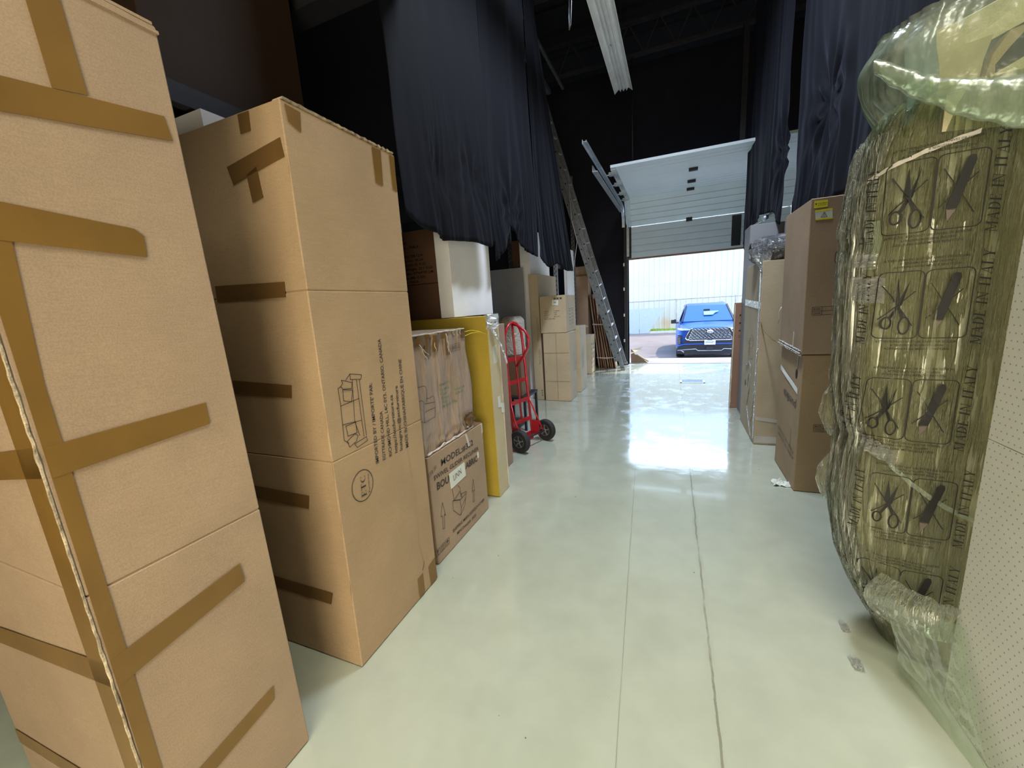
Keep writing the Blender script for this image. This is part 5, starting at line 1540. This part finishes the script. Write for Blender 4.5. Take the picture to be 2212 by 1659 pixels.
# hood: the open top of the bag, flared towards the aisle
mb = MB()
def hood(u, v):
    th = 2 * PI * u
    base = wsurf(th, 2.13, 0.012, 1.0)
    c, s_ = math.cos(th), math.sin(th)
    aisle = max(0, -c)
    near = max(0, -s_)
    top_z = 2.44 + .10 * max(0, s_) + .03 * c - .02 * near
    f = v
    flare = math.sin(PI * min(1, f * 1.05)) * (0.05 * aisle ** 2 + 0.05 * near) + .02 * f * aisle
    drop = -0.09 * near * math.sin(PI * min(1, f * 1.6)) * (1 if f < .62 else 0)
    z = 2.13 + (top_z - 2.13) * f + drop
    k = 1 - .18 * f * (1 - aisle)
    w = .016 * noise.noise(Vector((th * 2, f * 2.5, 6))) * min(1, f * 4) + .003 * noise.noise(Vector((th * 9, f * 6, 2)))
    return ((base.x - 1.08) * k + 1.08 + (flare + w) * c, (base.y - 2.03) * k + 2.03 + (flare + w) * s_, z + w * .6)
mb.grid(hood, 160, 40, closed_u=True)
mb.build('bag_hood', 'bag_milky', WR)
mb = MB()
def hem(u, v):      # gathered rope-like fold sweeping down over the near side
    t = u
    p = Vector((0.60 + .02 * t, 1.93 - .45 * t, 2.285 - .43 * t + .03 * math.sin(PI * t))) if False else None
    a = Vector((0.625, 1.90, 2.27)); b_ = Vector((0.80, 1.74, 2.02)); c_ = Vector((1.03, 1.60, 2.0))
    q = a * (1 - t) ** 2 + b_ * 2 * t * (1 - t) + c_ * t * t
    r = .020 + .030 * t + .006 * noise.noise(Vector((t * 16, v * 6, 1)))
    an = 2 * PI * v
    return (q.x + r * .6 * math.cos(an), q.y + r * .5 * math.cos(an), q.z + r * math.sin(an) * (1.3 + .5 * t) - .02 * t)
mb.grid(hem, 60, 20); mb.build('bag_fold', 'bag_milky', WR)
# what shows inside the hood
mb = MB(); mb.grid(lambda u, v: (0.715 + .075 * u + .012 * math.sin(v * 5), 1.925 - .01 * math.sin(u * 7), 2.10 + .27 * v - .03 * (1 - u)), 10, 10); mb.build('blue_liner', 'bluecloth', WR)
mb = MB(); mb.prism([(.785, 1.93, 2.13), (.905, 1.93, 2.165), (.91, 1.93, 2.235), (.925, 1.93, 2.30), (.86, 1.93, 2.29), (.835, 1.93, 2.36), (.785, 1.93, 2.35)], (0, .10, 0)); mb.build('foam_piece', 'foam', WR)
mb = MB(); mb.prism([(.90, 1.90, 2.14), (.915, 1.90, 2.23), (.95, 1.90, 2.29), (1.0, 1.90, 2.30), (.955, 1.90, 2.245), (.925, 1.90, 2.20), (.93, 1.90, 2.15)], (0, .05, 0)); mb.build('foam_edge', 'board_warm', WR)
mb = MB(); mb.prism([(.80, 1.86, 2.02), (.80, 1.86, 2.13), (.868, 1.86, 2.142), (1.10, 1.86, 2.26), (1.2, 1.86, 2.2), (1.2, 1.86, 1.98)], (0, .02, 0)); mb.build('cardboard_sheet', 'board_cream', WR)
mb = MB(); mb.prism([(.82, 1.96, 2.26), (.86, 1.94, 2.37), (1.1, 1.93, 2.46), (1.1, 1.93, 2.36), (.93, 1.94, 2.29), (.875, 1.95, 2.27)], (0, .03, 0.01)); mb.build('cardboard_sheet', 'board_cream', WR)
# plastic ears and the tail that spills onto the floor
for (x, y, z, w_, h_, nm) in ((0.675, 2.06, 1.04, .07, .26, 'bag_flap'), (0.670, 2.05, .72, .06, .22, 'bag_flap')):
    mb = MB(); mb.grid(lambda u, v: (x - w_ * math.sin(PI * (.12 + .88 * v) * .9) * u + .01 * noise.noise(Vector((u * 5, v * 6, z))), y + .04 * u, z - h_ / 2 + h_ * v - .02 * u), 10, 14); mb.build(nm, 'bag', WR)
mb = MB()
def tail(u, v):
    # from the bag's foot down and forward along the base of the perforated panel
    top = Vector((0.80 + .14 * u, 1.86 - .20 * u, .30 + .06 * u))
    mid = Vector((0.84 + .085 * u, 1.74 - .22 * u, .12))
    bot = Vector((0.862 + .06 * u, 1.80 - .44 * u, 0.004))
    p = top * (1 - v) ** 2 + mid * 2 * v * (1 - v) + bot * v * v
    n_ = .016 * noise.noise(Vector((u * 5, v * 5, 3))) * math.sin(PI * v)
    n2 = .002 * noise.noise(Vector((u * 16, v * 12, 3)))
    return (p.x - abs(n_) * 1.4 + n2, p.y + n_, max(.003, p.z + n_ * .5))
mb.grid(tail, 50, 40); mb.build('bag_tail', 'bag_milky', WR)
mb = MB(); mb.grid(lambda u, v: (0.79 + .17 * u - .05 * math.sin(PI * v) * (1 - u * .5), 1.855 - .16 * u - .03 * math.sin(PI * u), .40 - .14 * v - .06 * (1 - u) * v + .012 * noise.noise(Vector((u * 8, v * 8, 5)))), 24, 14); mb.build('bag_tail', 'bag', WR)

# perforated panel in the right foreground
pp = thing('perforated_panel', 'white perforated steel panel standing upright in the right foreground', 'panel', (0.965, 1.5, 0))
mb = MB(); mb.box(0.952, 0.985, 1.345, 1.712, 0.004, 1.028); mb.build('sheet', 'perf', pp)
mb = MB(); mb.box(0.952, 0.985, 1.345, 1.712, 1.031, 2.0); mb.build('sheet', 'perf', pp)
mb = MB(); mb.box(0.953, 0.984, 1.340, 1.3445, 0.003, 2.0); mb.build('edge_strip', 'board', pp)

# scraps on the floor
def scrap(label, c, s, mat, seed, cat='plastic scrap', name='plastic_scrap', h=.02):
    mb = MB()
    mb.grid(lambda u, v: (c[0] + s[0] * (u - .5) * (1 + .3 * noise.noise(Vector((v * 4, seed, 1)))), c[1] + s[1] * (v - .5) * (1 + .3 * noise.noise(Vector((u * 4, seed, 5)))), .003 + h * abs(noise.noise(Vector((u * 3, v * 3, seed))))), 9, 9, smooth=False)
    tag(rebase(mb.build(name, mat), (c[0], c[1], 0)), label, cat)
scrap('small crumpled white scrap on the floor at the corner of the right hand stack', (0.82, 3.56), (.13, .10), 'label', 3, 'paper scrap', 'paper_scrap', .05)
scrap('bright clear plastic shard on the floor beside the wrapped furniture, uppermost of two', (0.745, 2.00), (.03, .06), 'stretch', 5, h=.03)
scrap('brownish clear plastic shard on the floor beside the wrapped furniture, nearest the camera', (0.72, 1.79), (.04, .07), 'stretch', 9, h=.02)

# ================================================================== OUTSIDE
m = MB()
m.box(-14, 16, YD + 0.2, 11.0, -0.6, -0.02)
m.add([(-14, 11.0, -0.02), (16, 11.0, -0.02), (16, 13.2, -0.5), (-14, 13.2, -0.5)], [(0, 1, 2, 3)])
m.add([(-14, 13.2, -0.5), (16, 13.2, -0.5), (16, 24.6, -0.5), (-14, 24.6, -0.5)], [(0, 1, 2, 3)])
struct('pavement', m, 'asphalt')
m = MB(); m.box(-14, 16, 24.6, 24.78, -0.5, -0.38); struct('kerb', m, 'kerb')
m = MB(); m.box(-14, 16, 24.78, 27, -0.5, -0.395); struct('verge', m, 'kerb')
gb = MB()
rg = random.Random(4)
for i in range(5200):
    x = -4 + 9 * rg.random(); y = 24.85 + .8 * rg.random(); h = .05 + .09 * rg.random(); t = rg.random() * PI
    dx, dy = .018 * math.cos(t), .018 * math.sin(t)
    gb.add([(x - dx, y - dy, -.395), (x + dx, y + dy, -.395), (x + .03 * (rg.random() - .5), y, -.395 + h)], [(0, 1, 2)])
tag(rebase(gb.build('grass', 'grass'), (0.5, 25.2, -.395)), 'bright green grass strip growing along the foot of the chain link fence', 'grass', kind='stuff')
# ribbed metal building across the lane
m = MB()
P = []
x = -14.0
pitch = 0.30
while x < 16:
    P += [(x, 0), (x + .235, 0), (x + .25, -.028), (x + .275, -.028), (x + .29, 0)]
    x += pitch
P.append((x, 0))
vs = []
for px, dy in P: vs += [(px, 26.3 + dy, -.45), (px, 26.3 + dy, 2.30), (px, 26.29 + dy, 2.305), (px, 26.29 + dy, 5.9)]
fs = []
for i in range(len(P) - 1):
    for j in range(3): fs.append((i * 4 + j, (i + 1) * 4 + j, (i + 1) * 4 + j + 1, i * 4 + j + 1))
m.add(vs, fs)
m.box(-14, 16, 26.33, 26.6, -.5, 5.9)
struct('wall_far', m, 'siding')
fe = thing('chain_link_fence', 'rusty top rail and posts of a chain link fence before the pale ribbed wall', 'fence', (0, 24.85, -.4))
m = MB(); m.tube([(-8, 24.85, 1.36), (10, 24.85, 1.36)], .028, 8); m.build('top_rail', 'galv', fe)
for x in (-5.75, -2.85, 0.10, 3.05, 6.0):
    m = MB(); m.tube([(x, 24.85, -.4), (x, 24.85, 1.40)], .034, 8); m.build('post', 'galv', fe)
m = MB()
k = 0
for i in range(150):
    x = -5 + i * .09
    for s_ in (-1, 1):
        a, b_ = Vector((x, 24.84, -.35)), Vector((x + s_ * 1.65, 24.84, 1.32))
        n_ = Vector((0.002, 0, 0.0))
        m.add([a - n_, a + n_, b_ + n_, b_ - n_], [(0, 1, 2, 3)])
m.build('wire_mesh', 'galv', fe)
for nm, pts, lb in (('leaning_panel', [(-1.90, -.49), (-1.42, -.49), (-.52, .95), (-1.90, .95)], 'pale bluish sheet panel with a slanted edge leaning on the fence'),
                    ('leaning_panel', [(-3.0, -.49), (-1.93, -.49), (-1.93, .93), (-3.0, .93)], 'pale rectangular sheet panel leaning on the fence beside the slanted one')):
    m = MB(); m.prism([(x, 24.55 + .12 * (z + .5) / 1.5, z) for x, z in pts], (0, .05, 0))
    tag(rebase(m.build(nm, 'sheet_blue'), (pts[0][0], 24.5, -.49)), lb, 'panel')
# cardboard scraps by the door outside
sc1 = thing('cardboard_offcuts', 'torn cardboard pieces lying just outside the loading door on the left', 'cardboard', (-.85, 10.35, -.02))
m = MB(); m.prism([(-1.0, 10.25, -.02), (-.90, 10.25, -.02), (-.92, 10.25, .25), (-1.0, 10.25, .33)], (0, .01, 0)); m.build('cardboard_piece', 'board', sc1)
m = MB(); m.add([(-1.0, 10.30, .30), (-.72, 10.35, .36), (-.80, 10.3, .28), (-1.0, 10.2, .20)], [(0, 1, 2, 3)]); o = m.build('cardboard_piece', 'board_pale', sc1); o.modifiers.new('thickness', 'SOLIDIFY').thickness = .006
m = MB(); m.prism([(-.93, 10.22, -.018), (-.60, 10.22, -.018), (-.72, 10.22, .08), (-.93, 10.22, .22)], (0, .008, 0)); m.build('cardboard_piece', 'board', sc1)
m = MB(); m.tube([(-.86, 10.2, .20), (-.72, 10.2, .10), (-.58, 10.2, .02)], .02, 6, smooth=False); m.build('torn_edge', 'board_cream', sc1)

# ================================================================== CAR (nose at local y = 0, facing -Y)
CARX, CARY, CARZ = 1.03, 13.75, -0.5
car = thing('car', 'blue sport utility car parked facing the loading door, beyond the threshold', 'car', (CARX, CARY, CARZ))
def C(x, y, z): return (CARX + x, CARY + y, CARZ + z)
def mirror_poly(pts): return pts + [(-x, z) for x, z in reversed(pts)]
# lower body: stations of a half outline from sill to centre line
ST = [  # y, [(x, z) x 8]
    (0.10, [(.30, .22), (.70, .24), (.80, .34), (.84, .55), (.82, .78), (.78, .93), (.55, .995), (0, 1.02)]),
    (0.22, [(.40, .20), (.84, .22), (.93, .34), (.95, .55), (.94, .78), (.90, .95), (.62, 1.03), (0, 1.065)]),
    (0.45, [(.45, .20), (.90, .22), (.975, .34), (.985, .55), (.98, .80), (.94, .98), (.66, 1.07), (0, 1.10)]),
    (0.95, [(.45, .20), (.90, .24), (.98, .36), (.99, .60), (.985, .84), (.95, 1.02), (.70, 1.12), (0, 1.14)]),
    (1.35, [(.45, .20), (.90, .24), (.97, .36), (.98, .60), (.975, .88), (.94, 1.05), (.74, 1.16), (0, 1.18)]),
    (3.00, [(.45, .20), (.90, .24), (.97, .36), (.98, .60), (.975, .90), (.94, 1.10), (.80, 1.14), (0, 1.15)]),
    (4.70, [(.45, .24), (.88, .28), (.96, .40), (.97, .60), (.96, .90), (.92, 1.12), (.80, 1.16), (0, 1.17)]),
    (4.98, [(.40, .34), (.80, .38), (.88, .48), (.90, .64), (.88, .90), (.84, 1.08), (.70, 1.12), (0, 1.13)]),
]
mb = MB()
rows = []
for y, hp in ST:
    full = hp[:-1] + [hp[-1]] + [(-x, z) for x, z in reversed(hp[:-1])]
    rows.append([C(x, y, z) for x, z in full])
n = len(rows[0])
vs = [p for r in rows for p in r]
fs = []
for j in range(len(rows) - 1):
    for i in range(n - 1): fs.append((j * n + i, j * n + i + 1, (j + 1) * n + i + 1, (j + 1) * n + i))
    fs.append((j * n + n - 1, j * n, (j + 1) * n, (j + 1) * n + n - 1))
fs += [tuple(range(n))[::-1], tuple(range((len(rows) - 1) * n, len(rows) * n))]
mb.add(vs, fs, 0, True)
body = mb.build('body', 'car_blue', car)
body.modifiers.new('s', 'SUBSURF').render_levels = 2
# greenhouse
mb = MB()
GH = [  # y, half width bottom, z bottom, half width top, z top
    (1.22, .84, 1.10, .82, 1.13), (2.10, .86, 1.10, .64, 1.66), (2.55, .88, 1.10, .66, 1.735), (3.9, .88, 1.10, .66, 1.72), (4.75, .84, 1.10, .62, 1.60), (4.95, .82, 1.10, .70, 1.2)]
vs, fs = [], []
for y, wb, zb, wt, zt in GH:
    vs += [C(-wb, y, zb), C(-wt - .02, y, zt - .05), C(-wt + .10, y, zt), C(wt - .10, y, zt), C(wt + .02, y, zt - .05), C(wb, y, zb)]
for j in range(len(GH) - 1):
    for i in range(5): fs.append((j * 6 + i, j * 6 + i + 1, (j + 1) * 6 + i + 1, (j + 1) * 6 + i))
fs += [(0, 1, 2, 3, 4, 5)[::-1], tuple(range((len(GH) - 1) * 6, len(GH) * 6))]
mb.add(vs, fs, 0, True); mb.build('cabin', 'car_blue', car)
mb = MB()
mb.add([C(-.755, 1.24, 1.165), C(.755, 1.24, 1.165), C(.615, 2.06, 1.655), C(-.615, 2.06, 1.655)], [(0, 1, 2, 3)])
mb.add([C(0, 1.19, 1.17), C(.755, 1.24, 1.165), C(-.755, 1.24, 1.165)], [(0, 1, 2)])
ws_ = mb.build('windscreen', 'glass', car)
mb = MB(); mb.prism([C(-.10, 1.50, 1.345), C(.17, 1.50, 1.345), C(.25, 1.60, 1.41), C(.36, 1.66, 1.45), C(.36, 1.68, 1.462), C(-.10, 1.68, 1.462)], (0, -.012, .012)); mb.build('rear_window_view', 'seat', ws_)
mb = MB(); mb.obox(C(0, 1.78, 1.51), (.10, 0, 0), (0, .01, 0), (0, 0, .03)); mb.build('rear_view_mirror', 'car_black', ws_)
for s_ in (-1, 1):
    mb = MB(); mb.beam(C(s_ * .79, 1.22, 1.15), C(s_ * .64, 2.08, 1.665), .045, .05); mb.build('pillar', 'car_black', car)
    mb = MB(); mb.prism([C(s_ * .883, 1.5, 1.15), C(s_ * .905, 2.6, 1.15), C(s_ * .905, 4.5, 1.15), C(s_ * .69, 4.2, 1.60), C(s_ * .69, 2.5, 1.63)], (s_ * .012, 0, 0)); mb.build('side_window', 'glass', car)
    mb = MB(); mb.tube([C(s_ * .62, 2.6, 1.735), C(s_ * .63, 3.2, 1.745), C(s_ * .62, 4.3, 1.72)], .018, 6); mb.build('roof_rail', 'chrome', car)
    # mirrors
    mb = MB(); mb.grid(lambda u, v: C(s_ * (.99 + .13 * (u - .0)) , 1.50 + .07 * math.sin(PI * v), 1.10 + (.15 - .06 * u) * v + .03 * u), 6, 6)
    mb.obox(C(s_ * 1.06, 1.53, 1.165), (.085, 0, 0), (0, .055, 0), (.0, 0, .062)); mb.obox(C(s_ * .95, 1.53, 1.12), (.06, 0, 0), (0, .02, 0), (0, 0, .018))
    mb.build('door_mirror', 'car_black', car)
    # headlamps
    mb = MB(); mb.prism([C(s_ * .535, .075, .955), C(s_ * .56, .10, .995), C(s_ * .80, .17, 1.015), C(s_ * .925, .30, 1.03), C(s_ * .935, .30, .985), C(s_ * .80, .15, .945)], (0, -.02, 0))
    hl = mb.build('headlamp', 'lens', car)
    mb = MB(); mb.beam(C(s_ * .56, .045, .962), C(s_ * .82, .125, .96), .02, .012); mb.build('light_bar', 'chrome', hl)
    # side intake and fender tints
    mb = MB(); mb.prism([C(s_ * .80, .095, .80), C(s_ * .925, .13, .81), C(s_ * .95, .17, .66), C(s_ * .93, .13, .53), C(s_ * .86, .09, .50), C(s_ * .835, .08, .62)], (0, -.02, 0)); mb.build('side_intake', 'car_black', car)
    mb = MB()
    for k in range(5):
        z = .55 + .05 * k
        mb.beam(C(s_ * .845, .068, z), C(s_ * .93, .10, z + .01), .008, .008)
    mb.build('intake_mesh', 'chrome', car)
    # fog lamp chrome sweep
    mb = MB(); mb.tube([C(s_ * .95, .10, .325), C(s_ * .84, .03, .325), C(s_ * .74, .0, .27)], .011, 6); mb.build('chrome_sweep', 'chrome', car)
# front: grille, trims, lower bumper
mb = MB()
gout = [(.50, 1.005), (.555, .985), (.685, .72), (.66, .67), (.60, .655)]
mb.prism([C(x, .055, z) for x, z in mirror_poly(gout)], (0, .05, 0)); mb.build('grille', 'car_black', car)
for r_ in range(9):
    z = .69 + .036 * r_
    hw = .62 - (.62 - .50) * (z - .69) / .3
    mb = MB()
    n_ = int(hw * 2 / .052)
    pts = [C(-hw + 2 * hw * i / n_, .047, z + (.011 if (i + r_) % 2 else -.011)) for i in range(n_ + 1)]
    mb.tube(pts, .0045, 4, smooth=False); mb.build('grille_wave', 'chrome', car)
mb = MB()
mb.tube([C(x, .045, z) for x, z in [(-.70, .715), (-.66, .655), (-.55, .632), (.55, .632), (.66, .655), (.70, .715)]], .016, 8)
mb.build('grille_trim', 'chrome', car)
for s_ in (-1, 1):
    mb = MB(); mb.tube([C(s_ * .50, .05, 1.012), C(s_ * .56, .05, .99), C(s_ * .70, .05, .715)], .010, 6); mb.build('grille_trim', 'chrome', car)
em = MB()
em.lathe(C(0, .03, .905), (0, -1, 0), [(0, .088), (.012, .088), (.014, .080)], 30)
for v_i in range(len(em.v)):
    x, y, z = em.v[v_i]; em.v[v_i] = (x, y, CARZ + .905 + (z - CARZ - .905) * .62)
emb = em.build('emblem', 'plate', car)
mb = MB()
for s_ in (-1, 1): mb.prism([C(s_ * .006, .012, .935), C(s_ * .010, .012, .925), C(s_ * .040, .012, .868), C(s_ * .022, .012, .860)], (0, -.004, 0))
for s_ in (-1, 1): mb.prism([C(s_ * .036, .012, .915), C(s_ * .070, .012, .900), C(s_ * .060, .012, .885), C(s_ * .036, .012, .900)], (0, -.004, 0))
mb.build('emblem_mark', 'car_black', emb)
mb = MB(); mb.prism([C(x, .05, z) for x, z in mirror_poly([(.70, .63), (.78, .60), (.76, .545), (.45, .54)])], (0, .06, 0)); mb.build('lower_grille_frame', 'car_black', car)
mb = MB(); mb.prism([C(x, .015, z) for x, z in mirror_poly([(.72, .54), (.93, .49), (.93, .455), (.74, .50), (.50, .505)])], (0, .09, 0)); mb.build('bumper_bar', 'car_blue', car)
mb = MB(); mb.prism([C(x, .03, z) for x, z in mirror_poly([(.72, .495), (.92, .44), (.95, .36), (.95, .22), (.60, .19)])], (0, .10, 0)); mb.build('bumper_skirt', 'car_black', car)
mb = MB(); mb.prism([C(x, .022, z) for x, z in mirror_poly([(.52, .45), (.58, .375), (.30, .33)])], (0, .02, 0)); mb.build('lower_intake', 'rubber', car)
mb = MB(); mb.obox(C(0, .012, .385), (.10, 0, 0), (0, .01, 0), (0, 0, .05)); mb.build('radar_cover', 'car_black', car)
mb = MB(); mb.tube([C(x, .015, z) for x, z in [(-.93, .33), (-.40, .365), (-.33, .31), (.33, .31), (.40, .365), (.93, .33)]], .011, 6); mb.build('skid_trim', 'steel', car)
pl = MB(); pl.obox(C(0, .0, .575), (.155, 0, 0), (0, .006, 0), (0, 0, .078)); pl = pl.build('licence_plate', 'plate', car)
mb = MB(); text_on(mb, face_C(CARY - .0068, .001), 'CFWH·877', (CARX - .125, CARZ + .545), (CARX + .125, CARZ + .545), .055, 0, .02); mb.build('plate_lettering', 'plate_ink', pl)
mb = MB(); mb.obox(C(0, -.008, .645), (.07, 0, 0), (0, .004, 0), (0, 0, .006)); mb.build('plate_slot', 'car_black', pl)
for s_ in (-1, 1):
    for y in (.98, 3.85):
        mb = MB(); mb.lathe(C(s_ * .70, y, .37), (s_, 0, 0), [(0, .30), (.0, .35), (.02, .37), (.23, .37), (.26, .35), (.265, .27)], 32)
        wh = mb.build('wheel', 'rubber', car)
        mb = MB(); mb.lathe(C(s_ * .955, y, .37), (s_, 0, 0), [(0, .26), (.012, .26), (.016, .05)], 24); mb.build('rim', 'steel', wh)
